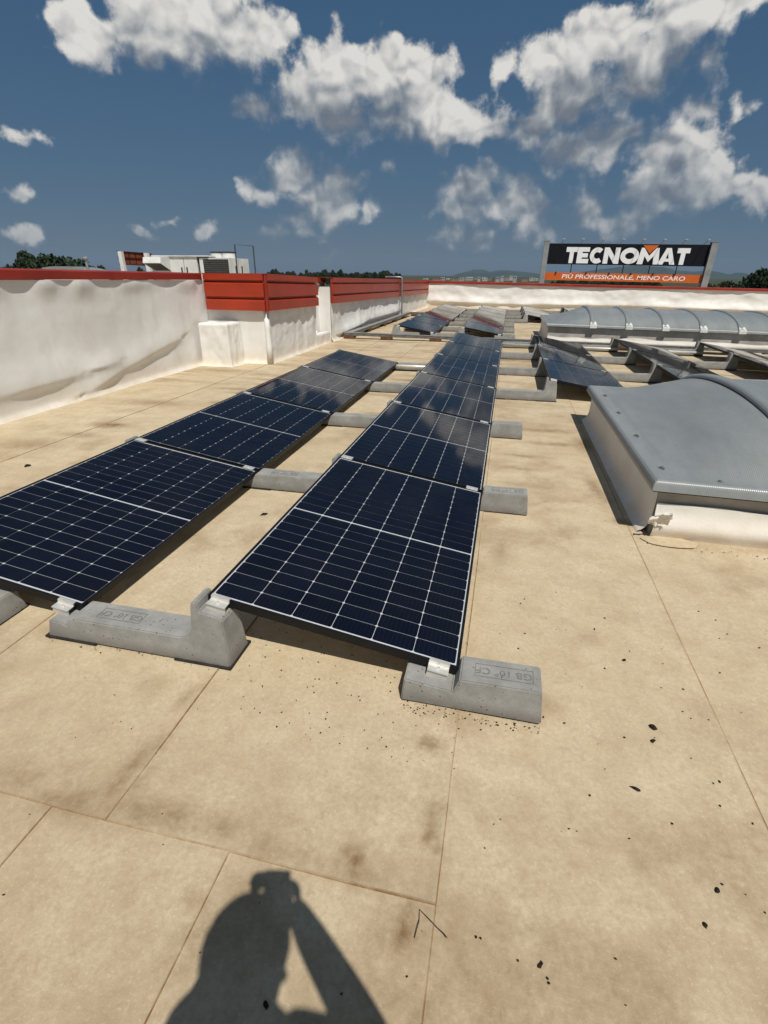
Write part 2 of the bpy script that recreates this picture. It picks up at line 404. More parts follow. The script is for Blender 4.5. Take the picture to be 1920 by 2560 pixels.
simple('frame_black', (.007, .007, .008), .5, .0, .25, .1, 8)
simple('backsheet', (.60, .61, .62), .5, 0, .4, .05, 8)
simple('aluminium', (.74, .72, .67), .42, .45, .5, .12, 14)
simple('galvanised', (.40, .41, .41), .45, .55, .5, .2, 10)
simple('galv_dark', (.20, .195, .185), .55, .4, .5, .25, 9)
simple('rubber', (.030, .028, .025), .85, 0, .3, .3, 30, .4)
simple('red_metal', (.37, .038, .012), .42, 0, .45, .10, 2.5)
simple('red_cap', (.30, .028, .014), .45, 0, .45, .14, 2.0)
simple('white_paint', (.74, .74, .71), .45, 0, .4, .10, 1.6)
simple('louvre_dark', (.055, .055, .05), .6, 0, .3, .25, 5)
simple('wood_brown', (.16, .075, .040), .8, 0, .25, .3, 14, .3)
simple('board_black', (.006, .007, .011), .7, 0, .15, .1, 3)
simple('board_back_shaded', (.20, .045, .018), .7, 0, .2, .2, 3)  # orange darkened: the shade on the sign's back is in the colour
simple('board_orange', (.56, .115, .018), .55, 0, .3, .06, 3)
simple('letter_white', (.78, .79, .80), .5, 0, .3, .04, 3)
simple('post_grey', (.27, .28, .29), .55, .1, .4, .15, 2)
simple('debris', (.030, .022, .014), .9, 0, .2, .4, 60)
simple('skin', (.50, .30, .21), .55, 0, .4, .08, 20)
simple('cloth_dark', (.05, .06, .08), .85, 0, .2, .2, 20)
simple('cloth_blue', (.07, .10, .17), .85, 0, .2, .2, 20)
simple('hair_dark', (.03, .02, .015), .6, 0, .3, .2, 60)
simple('bark', (.09, .065, .045), .9, 0, .2, .3, 4)
simple('field', (.035, .05, .025), .95, 0, .1, .35, .004, 0, (.055, .06, .032))
simple('hill_forest', (.035, .055, .030), .95, 0, .1, .3, .002)
simple('roof_other', (.50, .43, .34), .9, 0, .2, .2, .4)
simple('facade_white', (.42, .41, .39), .8, 0, .2, .1, .05)
simple('facade_tan', (.30, .25, .20), .8, 0, .2, .1, .05)
simple('window_dark', (.05, .06, .08), .25, 0, .5, .1, .1)
simple('roof_tile', (.30, .12, .07), .85, 0, .2, .2, .3)
simple('curb_grey', (.50, .47, .42), .7, 0, .3, .22, 3.0, .2)

# ------------------------------------------------------------------ ground, far building decks
def slope(x): return -0.0112 * max(0.0, x - 0.9)
def slope_a(x): return -0.0112 * np.maximum(0.0, x - 0.9)
GROUND = -9.0
tag(MB().add([(-12000, -12000, GROUND), (12000, -12000, GROUND), (12000, 12000, GROUND), (-12000, 12000, GROUND)], [(0, 1, 2, 3)]).obj('ground', MATS['field']), kind='structure')
tag(MB().box(-60, 45, -14, 62, GROUND, -.12).obj('building_deck', MATS['roof_other']), kind='structure')

# ------------------------------------------------------------------ roof membrane sheets
PITCH_R = 1.7817
stains = []
def st(px, py, rx, ry, s, ang=0.0):
    s = min(1.0, s * 1.25); p = on_floor(px * K, py * K); stains.append((p.x, p.y, rx, ry, s, ang))
st(285, 1660, .035, .13, .55, -.2); st(300, 1690, .03, .10, .4, -.2); st(410, 1505, .02, .07, .4, -.3)
st(935, 1608, .035, .035, .75); st(940, 1800, .025, .07, .65, .3); st(945, 1760, .05, .05, .35)
st(762, 1868, .03, .045, .7); st(870, 2010, .025, .07, .6); st(150, 1735, .18, .06, .40); st(330, 1760, .16, .05, .45)
st(480, 1790, .10, .04, .35); st(600, 1840, .16, .035, .35); st(800, 1890, .10, .03, .35); st(40, 1690, .12, .08, .30)
st(240, 918, .20, .10, .95); st(170, 940, .22, .08, .5); st(60, 960, .3, .15, .45); st(330, 870, .5, .16, .45); st(470, 800, .55, .12, .55)
st(1290, 1060, .06, .30, .55, .1); st(1260, 960, .10, .25, .6); st(1200, 960, .30, .05, .6); st(1130, 985, .22, .05, .5); st(1170, 930, .4, .07, .55)
st(1110, 1010, .25, .04, .55); st(1080, 1180, .05, .25, .35); st(1150, 1050, .25, .05, .4); st(200, 1375, .20, .03, .55); st(130, 1370, .10, .05, .4)
st(1170, 1520, .06, .05, .4); st(980, 1545, .12, .03, .35); st(1350, 1130, .10, .06, .5); st(1000, 1560, .10, .05, .3)
for i in range(26):                       # puddle rims on the far lanes, between the rows
    r = random.Random(100 + i); stains.append((r.choice([-.35, .35, .5, -3.4, -3.2, -1.4, .45, .4]) + r.uniform(-.25, .25), r.uniform(3.2, 11.5), r.uniform(.12, .4), r.uniform(.03, .09), r.uniform(.35, .8), r.uniform(-.15, .15)))
for i in range(14):
    r = random.Random(300 + i); stains.append((r.uniform(-3.5, 1.0), r.uniform(8.0, 11.0), r.uniform(.15, .5), r.uniform(.05, .15), r.uniform(.4, .8), r.uniform(-.1, .1)))

def ripple(x, y):
    far = np.clip((y - 1.5) / 4, 0, 1)
    return .0035 * fbm(x * 1.1, y * 1.3, 5, 3) + far * .012 * fbm(x * .7, y * 2.6, 9, 3)

def stain_field(x, y):
    s = np.zeros_like(x)
    wx = x + .05 * fbm(x * 9, y * 9, 21, 3); wy = y + .05 * fbm(x * 9, y * 9, 33, 3)
    for (a, b, rx, ry, k, an) in stains:
        c, d = math.cos(an), math.sin(an); u = ((wx - a) * c + (wy - b) * d) / rx; v = (-(wx - a) * d + (wy - b) * c) / ry
        s = np.maximum(s, k * np.exp(-(u * u + v * v)))
    far = np.clip((y - 2.5) / 4, 0, 1) * .8 + .2
    stripe = np.clip((fbm(x * .8, y * 4.5, 77, 4, .6) - .02) * 3.2, 0, 1)
    s = np.maximum(s, stripe * far * .78)
    s = np.maximum(s, np.clip((fbm(x * 2.2, y * 2.2, 55, 4, .6) - .07) * 2.0, 0, .30))
    s = s + .22 * np.clip((.1 - y) / 1.2, 0, 1)            # browner towards the near end
    return np.clip(s, 0, 1)

def sheet(x0, x1, y0, y1, lift_x=.004, lift_near=0.0, end_near=False):
    """one membrane sheet; its right edge laps over the next sheet, its near end may lap over the sheets in front"""
    ys = [y0]
    while ys[-1] < y1: ys.append(ys[-1] + (.028 if ys[-1] < 2.2 else .05 if ys[-1] < 6 else .09))
    ys[-1] = y1; ys = np.array([y0, y0 + .003, y0 + .007, y0 + .012] + ys[1:] if end_near else ys); xs = np.concatenate([np.linspace(x0, x1 - .014, max(3, int((x1 - x0) / .03))), [x1 - .009, x1 - .005, x1 - .002, x1]])
    X, Y = np.meshgrid(xs, ys); T0 = X.copy()
    t = (X - x0) / (x1 - x0)
    w = .004 * fbm(Y * 1.5, X * 0 + x0 * 7, 3, 3) * 2
    X = X + w * np.clip((t - .8) / .2, 0, 1)
    Z = slope_a(X) + ripple(X, Y) + lift_x * np.clip((t - .55) / .45, 0, 1)
    if end_near:
        Y0 = Y.copy(); Y = Y + .012 * fbm(X * 1.3, X * 0 + 3, 8, 3) * np.clip(1 - (Y - y0) / .3, 0, 1)
        Z = Z + lift_near * np.clip(1 - (Y - y0) / .35, 0, 1)
    P = np.stack([X, Y, Z], -1)
    S = stain_field(X, Y)
    # dirt that collects along the lap
    S = np.maximum(S, np.clip(t * 0 + (X > x0 + .9 * (x1 - x0)) * np.exp(-((T0 - x1) / .0045) ** 2) * (.95 + 1.2 * fbm(X * 3, Y * 3, 61, 3)), 0, 1))
    if end_near: S = np.maximum(S, .85 * np.exp(-((Y0 - y0) / .006) ** 2) * (1 + fbm(X * 4, Y * 4, 63, 3)))
    # turned-down edges so that the lap has thickness
    lo = P[:, -1:].copy(); lo[:, :, 2] -= .006; P = np.concatenate([P, lo], 1); S = np.concatenate([S, S[:, -1:] * 0 + .8], 1)
    if end_near:
        fr = P[:1].copy(); fr[:, :, 2] -= .006; P = np.concatenate([fr, P], 0); S = np.concatenate([S[:1] * 0 + .8, S], 0)
    return P, S

roof = empty('roof'); tag(roof, kind='structure')
edges = [-5.2, -4.02, -2.93, -1.905, -.96, .02, .945, 1.93, 2.93, 3.93, 4.93, 6.1, 7.3, 8.5, 9.7, 10.9, 13.0]
for i in range(len(edges) - 1):
    x0, x1 = edges[i] - .03, edges[i + 1]
    if x1 <= .03: P, S = sheet(x0, x1, -.745, 25.5, .004, .005, True)
    else: P, S = sheet(x0, x1, -3.6, 25.5)
    link('membrane_sheet', grid_mesh('membrane_sheet', P, MATS['roof'], True, {'stain': S}), roof)
near_edges = [-5.2, -4.1, -3.5, -2.92, -2.33, -1.74, -1.15, -.56, .02]
for i in range(len(near_edges) - 1):
    P, S = sheet(near_edges[i] - .03, near_edges[i + 1], -3.6, -.69, .0035)
    link('membrane_sheet', grid_mesh('membrane_sheet', P, MATS['roof'], True, {'stain': S}), roof)

# ------------------------------------------------------------------ parapets
def interp(y, tab): return np.interp(y, [t[0] for t in tab], [t[1] for t in tab])

def wall_skin(name, p0, p1, zlo, zhi, nrm, disp, parent, ds=.035, dz=.03):
    """draped membrane over a straight wall from p0 to p1 (xy); disp(s, z) moves it along the normal"""
    Lw = math.dist(p0, p1); ns = max(4, int(Lw / ds)); top = zhi if callable(zhi) else (lambda s: s * 0 + zhi)
    s = np.linspace(0, Lw, ns); nz = max(4, int(1.2 / dz) if True else 0); t = np.linspace(0, 1, nz)
    S, T = np.meshgrid(s, t); Zt = top(S); Z = zlo + T * (Zt - zlo)
    D = disp(S, Z) + .045 * np.exp(-np.maximum(Z - zlo - .01, 0) / .025)
    X = p0[0] + (p1[0] - p0[0]) * S / Lw + nrm[0] * D; Y = p0[1] + (p1[1] - p0[1]) * S / Lw + nrm[1] * D
    return link(name, grid_mesh(name, np.stack([X, Y, Z], -1), MATS['white']), parent)

def seg_ridge(S, Z, pts, amp, wu, wl):
    """a slack fold: the sheet bulges above the line and tucks in under it"""
    out = np.zeros_like(S)
    for (a, b) in zip(pts[:-1], pts[1:]):
        a = np.array(a); b = np.array(b); L_ = np.linalg.norm(b - a); u = (b - a) / L_
        q = np.clip(((S - a[0]) * u[0] + (Z - a[1]) * u[1]) / L_, 0, 1)
        dx = S - (a[0] + q * (b[0] - a[0])); dz = Z - (a[1] + q * (b[1] - a[1]))
        side = dz - dx * u[1]; d = np.hypot(dx, dz)
        g = np.where(side > 0, np.exp(-(d / wu) ** 2), np.exp(-(d / wl) ** 2)) * (.35 + .65 * np.sin(np.pi * np.clip(q * .8 + .12, 0, 1)))
        out = np.maximum(out, g)
    return amp * out

# left parapet, along y at x = -5.12
LX = -5.12
lp = empty('parapet_wall', (LX, 1.5, 0)); tag(lp, 'long white membrane parapet with thin red cap at the left edge', 'parapet', 'parapets around the roof')
ctop = lambda y: 1.513 - .0075 * y
def left_disp(S, Z):
    Y = S - 3.0
    d = .030 * fbm(Y * 1.9, Z * .7, 11, 3) + .022 * fbm(Y * .9, Z * 1.6, 12, 3) + .010 * fbm(Y * 3, Z * 4, 13, 3)
    d += (.016 * (1 + np.sin(Y * 7.3 + 1.9 * np.sin(Y * 1.7))) + .03 * fbm(Y * 3.1, Z * 0, 15, 3)) * np.exp(-((Z - 1.34) / .12) ** 2)
    d += seg_ridge(Y, Z, [(0.2, .20), (1.2, .22), (2.78, .28), (4.0, .325)], .040, .26, .07)
    d += seg_ridge(Y, Z, [(3.93, .09), (4.68, .26), (6.1, .52)], .045, .24, .07)
    d += seg_ridge(Y, Z, [(4.05, .33), (4.6, .38)], .022, .14, .06)
    d += .05 * np.exp(-((Y - 6.75) / .25) ** 2) * fbm(Y * 3, Z * 2, 14, 2)
    return np.maximum(d + .01, 0)
wall_skin('membrane', (LX, -3.0), (LX, 7.05), 0, lambda s: ctop(s - 3.0) - .105, (1, 0), left_disp, lp, .03, .018).matrix_parent_inverse = lp.matrix_world.inverted()
def child(o, parent): o.parent = parent; o.matrix_parent_inverse = Matrix.Translation(parent.location).inverted(); return o
for o in list(lp.children): child(o, lp)
def cap_prism(name, p0, p1, h0, h1, w_in, w_out, thick, mat, parent, nrm):
    """metal coping: inner overhang w_in towards the roof, outer w_out, heights of its top at both ends; a drip edge folds down"""
    v = []; f = []
    for (p, h) in ((p0, h0), (p1, h1)):
        for (o, z) in ((w_in, h - thick), (w_in, h - .012), (w_in - .02, h), (-w_out, h + .012), (-w_out, h - thick), (-w_out + .02, h - thick - .002), (w_in - .012, h - thick - .001)):
            v.append((p[0] + nrm[0] * o, p[1] + nrm[1] * o, z))
    n = 7
    for i in range(n): f.append((i, (i + 1) % n, n + (i + 1) % n, n + i))
    f += [tuple(range(n))[::-1], tuple(range(n, 2 * n))]
    return child(MB().add(v, f).obj(name, mat), parent)
ys_ = [-3.0, -.6, 2.1, 4.8, 6.96]
for a, b in zip(ys_[:-1], ys_[1:]):
    cap_prism('coping', (LX, a), (LX, b - .004), ctop(a), ctop(b), .042, .36, .10, MATS['red_cap'], lp, (1, 0))
child(MB().box(LX - .30, LX - .004, -3.0, 7.3, -.1, 1.30).obj('wall_core', MATS['white']), lp)

# red clad corner: face along x at y = 7.05, then along y at x = -4
TOPT = [(7.0, 1.458), (9.45, 1.398), (10.5, 1.390), (18.1, 1.318), (25.6, 1.235)]
BOTT = [(7.0, .892), (9.45, .857), (10.5, .851), (18.2, .742), (25.7, .640)]
PROF = [(0.0, .050), (.165, .054), (.172, .006), (.205, .004), (.265, .050), (.62, .054), (.628, .006), (.665, .004), (.735, .054), (1.0, .056)]  # down from the top, outward
def cladding(name, p0, p1, n, parent, mat=None):
    """profiled sheet from p0 to p1 (x, y); n is its outward normal"""
    v = []; f = []; m = len(PROF)
    for p in (p0, p1):
        yq = max(p[1], 7.0); zt, zb = interp(yq, TOPT), interp(yq, BOTT)
        for (t, o) in PROF: v.append((p[0] + n[0] * (o + .045), p[1] + n[1] * (o + .045), zt + (zb - zt) * t))
        v.append((p[0] + n[0] * .03, p[1] + n[1] * .03, zb)); v.append((p[0] + n[0] * .03, p[1] + n[1] * .03, zt))
    k_ = m + 2
    for i in range(k_): f.append((i, (i + 1) % k_, k_ + (i + 1) % k_, k_ + i))
    f += [tuple(range(k_)), tuple(range(k_, 2 * k_))[::-1]]
    return child(MB().add(v, f).obj(name, mat or MATS['red_metal']), parent)

pc = empty('parapet_wall', (-4.5, 7.1, 0)); tag(pc, 'projecting white parapet corner clad in bright red profiled metal', 'parapet', 'parapets around the roof')
def corner_disp_front(S, Z): return np.maximum(.012 * fbm(S * 2.5, Z * 2, 41, 3) + .03 * np.exp(-((S - 1.12) / .10) ** 2) * (.3 + fbm(S * 4, Z * 5, 42, 3)) + .006, 0)
def corner_disp_side(S, Z):
    d = .045 * fbm(S * 3.6, Z * 1.5, 43, 3) + .018 * fbm(S * 6, Z * 7, 44, 3) + .02 * np.abs(np.sin(S * 9 + 2 * Z)) * np.clip((Z - .2) / .6, 0, 1) * .8
    return np.maximum(d + .012, 0)
child(wall_skin('membrane', (-5.12, 7.05), (-4.0, 7.05), 0, .885, (0, -1), corner_disp_front, None, .03, .03), pc)
child(wall_skin('membrane', (-4.0, 7.05), (-4.0, 9.45), 0, lambda s: interp(s + 7.05, BOTT) - .004, (1, 0), corner_disp_side, None, .03, .03), pc)
child(MB().box(-5.1, -4.004, 7.056, 9.447, -.1, 1.385).obj('wall_core', MATS['white']), pc)
child(MB().tube([(-3.998, 7.052, 0), (-3.995, 7.05, .3), (-4.0, 7.052, .6), (-3.998, 7.052, .885)], [.06, .05, .045, .045], 16).obj('membrane_corner', MATS['white'], smooth=True), pc)
cladding('cladding_sheet', (-5.06, 7.05), (-3.965, 7.05), (0, -1), pc)
cladding('cladding_sheet', (-4.0, 7.015), (-4.0, 9.45), (1, 0), pc)
child(MB().add([(-3.915, 6.965, .885), (-3.912, 7.0, .885), (-3.935, 7.02, .885), (-3.945, 6.96, .885), (-3.915, 6.965, 1.462), (-3.912, 7.0, 1.462), (-3.935, 7.02, 1.462), (-3.945, 6.96, 1.462)],
               [(0, 1, 5, 4), (1, 2, 6, 5), (2, 3, 7, 6), (3, 0, 4, 7), (4, 5, 6, 7)]).obj('corner_trim', MATS['red_cap']), pc)
child(MB().add([(-5.2, 6.955, 1.458), (-3.91, 6.955, 1.458), (-3.91, 9.46, 1.398), (-5.2, 9.46, 1.398), (-5.2, 6.955, 1.466), (-3.91, 6.955, 1.466), (-3.91, 9.46, 1.406), (-5.2, 9.46, 1.406)],
               [(0, 3, 2, 1), (4, 5, 6, 7), (0, 1, 5, 4), (1, 2, 6, 5), (2, 3, 7, 6), (3, 0, 4, 7)]).obj('coping', MATS['red_metal']), pc)

# small wrapped box in the corner
def wrapped_box(x0, x1, y0, y1, h):
    n = 26; P = []
    path = [(x0, y1), (x0, y0), (x1, y0), (x1, y1)]
    pts = []
    for (a, b) in zip(path[:-1], path[1:]):
        for t in np.linspace(0, 1, n, endpoint=False): pts.append((a[0] + (b[0] - a[0]) * t, a[1] + (b[1] - a[1]) * t))
    pts.append(path[-1]); pts = np.array(pts); cx, cy = (x0 + x1) / 2, (y0 + y1) / 2
    rows = []
    for z in np.linspace(0, h, 30):
        q = pts.copy(); k = .022 * fbm(np.arange(len(pts)) * .16, np.full(len(pts), z * 4), 71, 3) * 2 + .04 * math.exp(-z / .03) - (.012 if z > h - .02 else 0)
        d = q - np.array([cx, cy]); q = q + d / np.linalg.norm(d, axis=1)[:, None] * k[:, None]
        rows.append(np.c_[q, np.full(len(q), z)])
    for s_ in (.7, .35, .02):
        q = rows[29].copy(); q[:, 0] = cx + (q[:, 0] - cx) * s_; q[:, 1] = cy + (q[:, 1] - cy) * s_; q[:, 2] = h + .006 + .014 * fbm(q[:, 0] * 6, q[:, 1] * 6, 3, 2); rows.append(q)
    return np.stack(rows)
tag(link('wrapped_duct_box', grid_mesh('wrapped_duct_box', wrapped_box(-5.05, -4.50, 6.58, 7.03, .70), MATS['white'])), 'knee-high box wrapped in white membrane in the corner below the red cladding', 'duct box')

# recessed post in the gap, with a low step in front of it
gp = empty('wrapped_post', (-4.4, 10.2, 0)); tag(gp, 'narrow white wrapped post under a small red cap in the gap of the parapet', 'post')
def post_disp(S, Z): return np.maximum(.03 * fbm(S * 5, Z * 3, 47, 3) + .012, 0)
child(wall_skin('membrane', (-4.3, 10.12), (-4.3, 11.0), .0, 1.285, (1, 0), post_disp, None, .03, .03), gp)
child(wall_skin('membrane', (-4.6, 10.12), (-4.3, 10.12), .0, 1.285, (0, -1), post_disp, None, .03, .03), gp)
child(MB().box(-4.6, -4.305, 10.125, 11.0, -.1, 1.285).obj('wall_core', MATS['white']), gp)
child(MB().box(-4.66, -4.22, 10.05, 10.9, 1.288, 1.375).obj('coping', MATS['red_metal'], bevel=.006), gp)
tag(link('threshold_step', grid_mesh('threshold_step', wrapped_box(-4.32, -4.02, 9.5, 10.48, .24), MATS['white'])), 'low step wrapped in creased membrane at the foot of the parapet gap', 'step')

# parapet beyond the gap
pb = empty('parapet_wall', (-4.0, 18, 0)); tag(pb, 'white parapet topped by long red profiled cladding running to the far corner', 'parapet', 'parapets around the roof')
def far_disp(S, Z):
    d = .05 * fbm(S * 2.2, Z * 1.3, 51, 3) + .02 * fbm(S * 5, Z * 5, 52, 3) + .018 * np.abs(np.sin(S * 6.5 + np.sin(S * 2))) * np.clip((Z - .3) / .4, 0, 1)
    d += seg_ridge(S, Z, [(.6, .12), (3.5, .26), (8.0, .24)], .08, .2, .03)
    return np.maximum(d + .012, 0)
child(wall_skin('membrane', (-4.0, 10.5), (-3.95, 25.32), 0, lambda s: interp(s + 10.5, BOTT) - .004, (1, 0), far_disp, None, .05, .03), pb)
child(MB().box(-4.3, -4.006, 10.505, 25.4, -.1, 1.2).obj('wall_core', MATS['white']), pb)
cladding('cladding_sheet', (-4.0, 10.5), (-3.975, 18.05), (1, 0), pb); cladding('cladding_sheet', (-3.975, 18.25), (-3.95, 25.3), (1, 0), pb)
child(MB().box(-3.965, -3.90, 18.05, 18.25, .75, 1.318).obj('joint_strip', MATS['red_cap']), pb)
child(MB().add([(-4.36, 10.49, 1.390), (-3.905, 10.49, 1.390), (-3.86, 25.3, 1.237), (-4.36, 25.3, 1.237), (-4.36, 10.49, 1.40), (-3.905, 10.49, 1.40), (-3.86, 25.3, 1.247), (-4.36, 25.3, 1.247)],
               [(0, 3, 2, 1), (4, 5, 6, 7), (0, 1, 5, 4), (1, 2, 6, 5), (2, 3, 7, 6), (3, 0, 4, 7)]).obj('coping', MATS['red_cap']), pb)

# back parapet along x at y = 25.3
bp = empty('parapet_wall', (4, 25.35, 0)); tag(bp, 'sunlit white parapet across the back of the roof with slim red cap', 'parapet', 'parapets around the roof')
btop = lambda x: 1.205 - .0118 * (x + 3.95)
def back_disp(S, Z):
    d = .12 * fbm(S * .8, Z * 1.6, 61, 3) + .06 * fbm(S * 1.9, Z * 2.4, 62, 2) + .012 * fbm(S * 6, Z * 7, 63, 2)
    d += seg_ridge(S, Z, [(0, .30), (4, .22), (9, .26), (17, .12)], .09, .2, .05)
    return np.maximum(d + .03, 0)
BX1 = 14.0
child(wall_skin('membrane', (-3.95, 25.3), (BX1, 25.3), -.15, lambda s: btop(s - 3.95) - .098, (0, -1), back_disp, None, .06, .035), bp)
child(MB().box(-4.2, BX1, 25.31, 25.6, -.3, .98).obj('wall_core', MATS['white']), bp)
bx = np.linspace(-3.98, BX1, 7)
for a, b in zip(bx[:-1], bx[1:]): cap_prism('coping', (a, 25.3), (b - .006, 25.3), btop(a), btop(b), .09, .34, .098, MATS['red_cap'], bp, (0, -1))

# ------------------------------------------------------------------ solar panels
PL, PWD, GAP = 1.755, 1.038, .0267
TILT = math.radians(9.4424); ZL = .12; COSW = PWD * math.cos(TILT)
CW, CH, CG, CMID = .1658, .0829, .0021, .0115
def make_panel_meshes():
    fr = MB(); w = .011
    for (x0, x1, y0, y1) in ((-PWD, 0, 0, w), (-PWD, 0, PL - w, PL), (-PWD, -PWD + w, w, PL - w), (-w, 0, w, PL - w)): fr.box(x0, x1, y0, y1, -.035, 0)
    for (x0, x1, y0, y1) in ((-PWD + w, -w, w, .034), (-PWD + w, -w, PL - .034, PL - w)): fr.box(x0, x1, y0, y1, -.035, -.033)
    frame = fr.mesh('frame', MATS['frame_black'])
    back = MB().box(-PWD + w, -w, w, PL - w, -.008, -.0055).mesh('back_sheet', MATS['backsheet'])
    glass = MB().add([(-PWD + w, w, -.0016), (-w, w, -.0016), (-w, PL - w, -.0016), (-PWD + w, PL - w, -.0016)], [(0, 1, 2, 3)]).mesh('glass', MATS['glass'])
    c = .006; a, b = CW / 2, CH / 2
    outline = [(-a + c, -b), (a - c, -b), (a, -b + c), (a, b - c), (a - c, b), (-a + c, b), (-a, b - c), (-a, -b + c)]
    cell = MB().add([(x, y, 0) for x, y in outline], [tuple(range(8))]).mesh('cell', MATS['cell'])
    pos = []
    total = 20 * CH + 18 * CG + CMID; y = (PL - total) / 2 + CH / 2
    for r in range(20):
        for q in range(6): pos.append((-PWD / 2 + (q - 2.5) * (CW + CG), y, -.0042))
        y += CH + (CMID if r == 9 else CG)
    g = MB()
    for (x, yy, z) in pos: g.add([(x + u, yy + v, z) for u, v in outline], [tuple(range(8))])
    return frame, back, glass, cell, pos, g.mesh('cell_grid', MATS['cell'])
FRAME, BACK, GLASS, CELL, CPOS, CGRID = make_panel_meshes()
JB = MB().box(-.58, -.46, 1.55, 1.62, -.03, -.0085).mesh('junction_box', MATS['rubber'])

def make_panel(x, y, label, group, detailed):
    t = empty('solar_panel', (x, y, ZL + slope(x)), (0, TILT, 0)); tag(t, label, 'solar panel', group)
    link('frame', FRAME, t); link('back_sheet', BACK, t); link('junction_box', JB, t)
    if detailed:
        for p in CPOS: link('cell', CELL, t, p)
    else: tag(link('cell_grid', CGRID, t), kind='stuff')
    link('glass', GLASS, t)
    return t
ORD = ['nearest', 'second', 'third', 'fourth', 'fifth', 'sixth']
Y2 = 12.10; P3 = 3 * PITCH_R
XC = [(-1.6774 + i * 1.6774) for i in range(8)]      # low edges of the rows
ROWS = []   # key, x_low, y0, n, wording
ROWS.append(('A', XC[0], 0.007, 4, 'in the short row beside the left parapet'))
ROWS.append(('B', XC[1], 0.0, 6, 'in the long middle row'))
ROWS.append(('C', XC[2], P3, 3, 'in the first row right of the middle row'))
ROWS.append(('D', XC[3], P3, 3, 'in the second row right of the middle row'))
ROWS.append(('E', XC[4], P3, 3, 'in the row cut by the right picture edge'))
ROWS.append(('A2', XC[0] - .05, Y2, 6, 'in the far row beside the red clad parapet'))
ROWS.append(('B2', XC[1] - .02, Y2, 6, 'in the far middle row beyond the cable tray'))
for i, w in enumerate(('first', 'second', 'third', 'fourth', 'fifth', 'sixth')):
    ROWS.append((f'{"CDEFGH"[i]}2', XC[2 + i] - .02, Y2 + P3, 3, f'in the {w} row from left behind the far skylight'))
for (key, x, y0, n, wd) in ROWS:
    for j in range(n):
        o = ORD[j] if j < n - 1 or n < 3 else 'farthest'
        make_panel(x, y0 + j * PITCH_R, f'dark solar panel, {o} {wd}', 'tilted solar panels in rows on the roof', (key == 'A' and j < 4) or (key == 'B' and j < 4))

# ------------------------------------------------------------------ ballast blocks
def block_mesh(name, prof):
    yb = lambda z, s: s * (.080 - .085 * z)
    n = len(prof); v = [(x, yb(z, -1), z) for x, z in prof] + [(x, yb(z, 1) , z) for x, z in prof]
    f = [tuple(range(n)), tuple(range(2 * n - 1, n - 1, -1))] + [(i, n + i, n + (i + 1) % n, (i + 1) % n) for i in range(n)]
    m = MB().add(v, f)
    me = bpy.data.meshes.new(name); me.from_pydata(m.v, [], m.f); me.materials.append(MATS['concrete'])
    bm = bmesh.new(); bm.from_mesh(me); bmesh.ops.recalc_face_normals(bm, faces=bm.faces)
    bmesh.ops.bevel(bm, geom=[e for e in bm.edges if e.calc_face_angle() > .45], offset=.005, segments=2, affect='EDGES', clamp_overlap=True)
    bm.to_mesh(me); bm.free(); return me
CONNECT = block_mesh('body', [(-.118, .0), (-.100, .084), (-.028, .079), (-.014, .070), (.012, .109), (.548, .113), (.583, .124), (.602, .152), (.612, .276), (.622, .288), (.642, .288), (.648, .248), (.735, .234), (.748, .22), (.765, .0)])
ENDB = block_mesh('body', [(-.205, .0), (-.196, .098), (-.03, .080), (-.014, .072), (.008, .134), (.297, .139), (.311, .0)])
START = block_mesh('body', [(-.135, .0), (-.052, .276), (-.042, .289), (-.013, .289), (-.006, .248), (.080, .234), (.098, .16), (.116, .130), (.150, .114), (.612, .103), (.634, .0)])
PAD = MB().box(-.13, .13, -.092, .092, 0, .009).mesh('rubber_pad', MATS['rubber'], bevel=.002, seg=1)

def clamp_meshes():
    e = MB(); a = .04
    e.box(-a, a, -.024, -.0205, -.046, -.011); e.box(-a, a, -.0205, .0075, -.0145, -.0105); e.box(-a, a, .0075, .0115, -.0145, .0012); e.box(-a, a, .0075, .024, .0012, .0045); e.box(-a, a, -.030, -.024, -.0145, -.011)
    e.tube([(0, -.008, -.0105), (0, -.008, -.004)], .006, 6)
    m = MB(); m.box(-a, a, -.026, .026, .0012, .0042); m.box(-a, a, -.010, -.007, -.03, .0012); m.box(-a, a, .007, .010, -.03, .0012); m.tube([(0, 0, .0042), (0, 0, .009)], .006, 6)
    return e.mesh('clamp', MATS['aluminium']), m.mesh('clamp', MATS['aluminium'])
CL_END, CL_MID = clamp_meshes()

def letters(body, size, extrude, mat, name='lettering', shear=0.0, offset=0.0):
    cu = bpy.data.curves.new(name, 'FONT'); cu.body = body; cu.size = size; cu.extrude = extrude; cu.align_x = 'CENTER'; cu.align_y = 'CENTER'; cu.shear = shear; cu.offset = offset; cu.resolution_u = 4
    tmp = bpy.data.objects.new('tmp', cu); COL.objects.link(tmp)
    me = bpy.data.meshes.new_from_object(tmp.evaluated_get(bpy.context.evaluated_depsgraph_get()))
    bpy.data.objects.remove(tmp); me.name = name; me.materials.clear(); me.materials.append(mat)
    return me
simple('engraving', (.215, .21, .195), .9, 0, .2, .2, 40)
TXT = letters('GB 10° CF', .046, .0006, MATS['engraving'])
plate = MB(); pw, ph, t_ = .105, .033, .0018
for (x0, x1, y0, y1) in ((-pw, pw, -ph, -ph + t_), (-pw, pw, ph - t_, ph), (-pw, -pw + t_, -ph + t_, ph - t_), (pw - t_, pw, -ph + t_, ph - t_)): plate.box(x0, x1, y0, y1, 0, .0012)
PLATE = plate.mesh('plate_outline', MATS['engraving'])

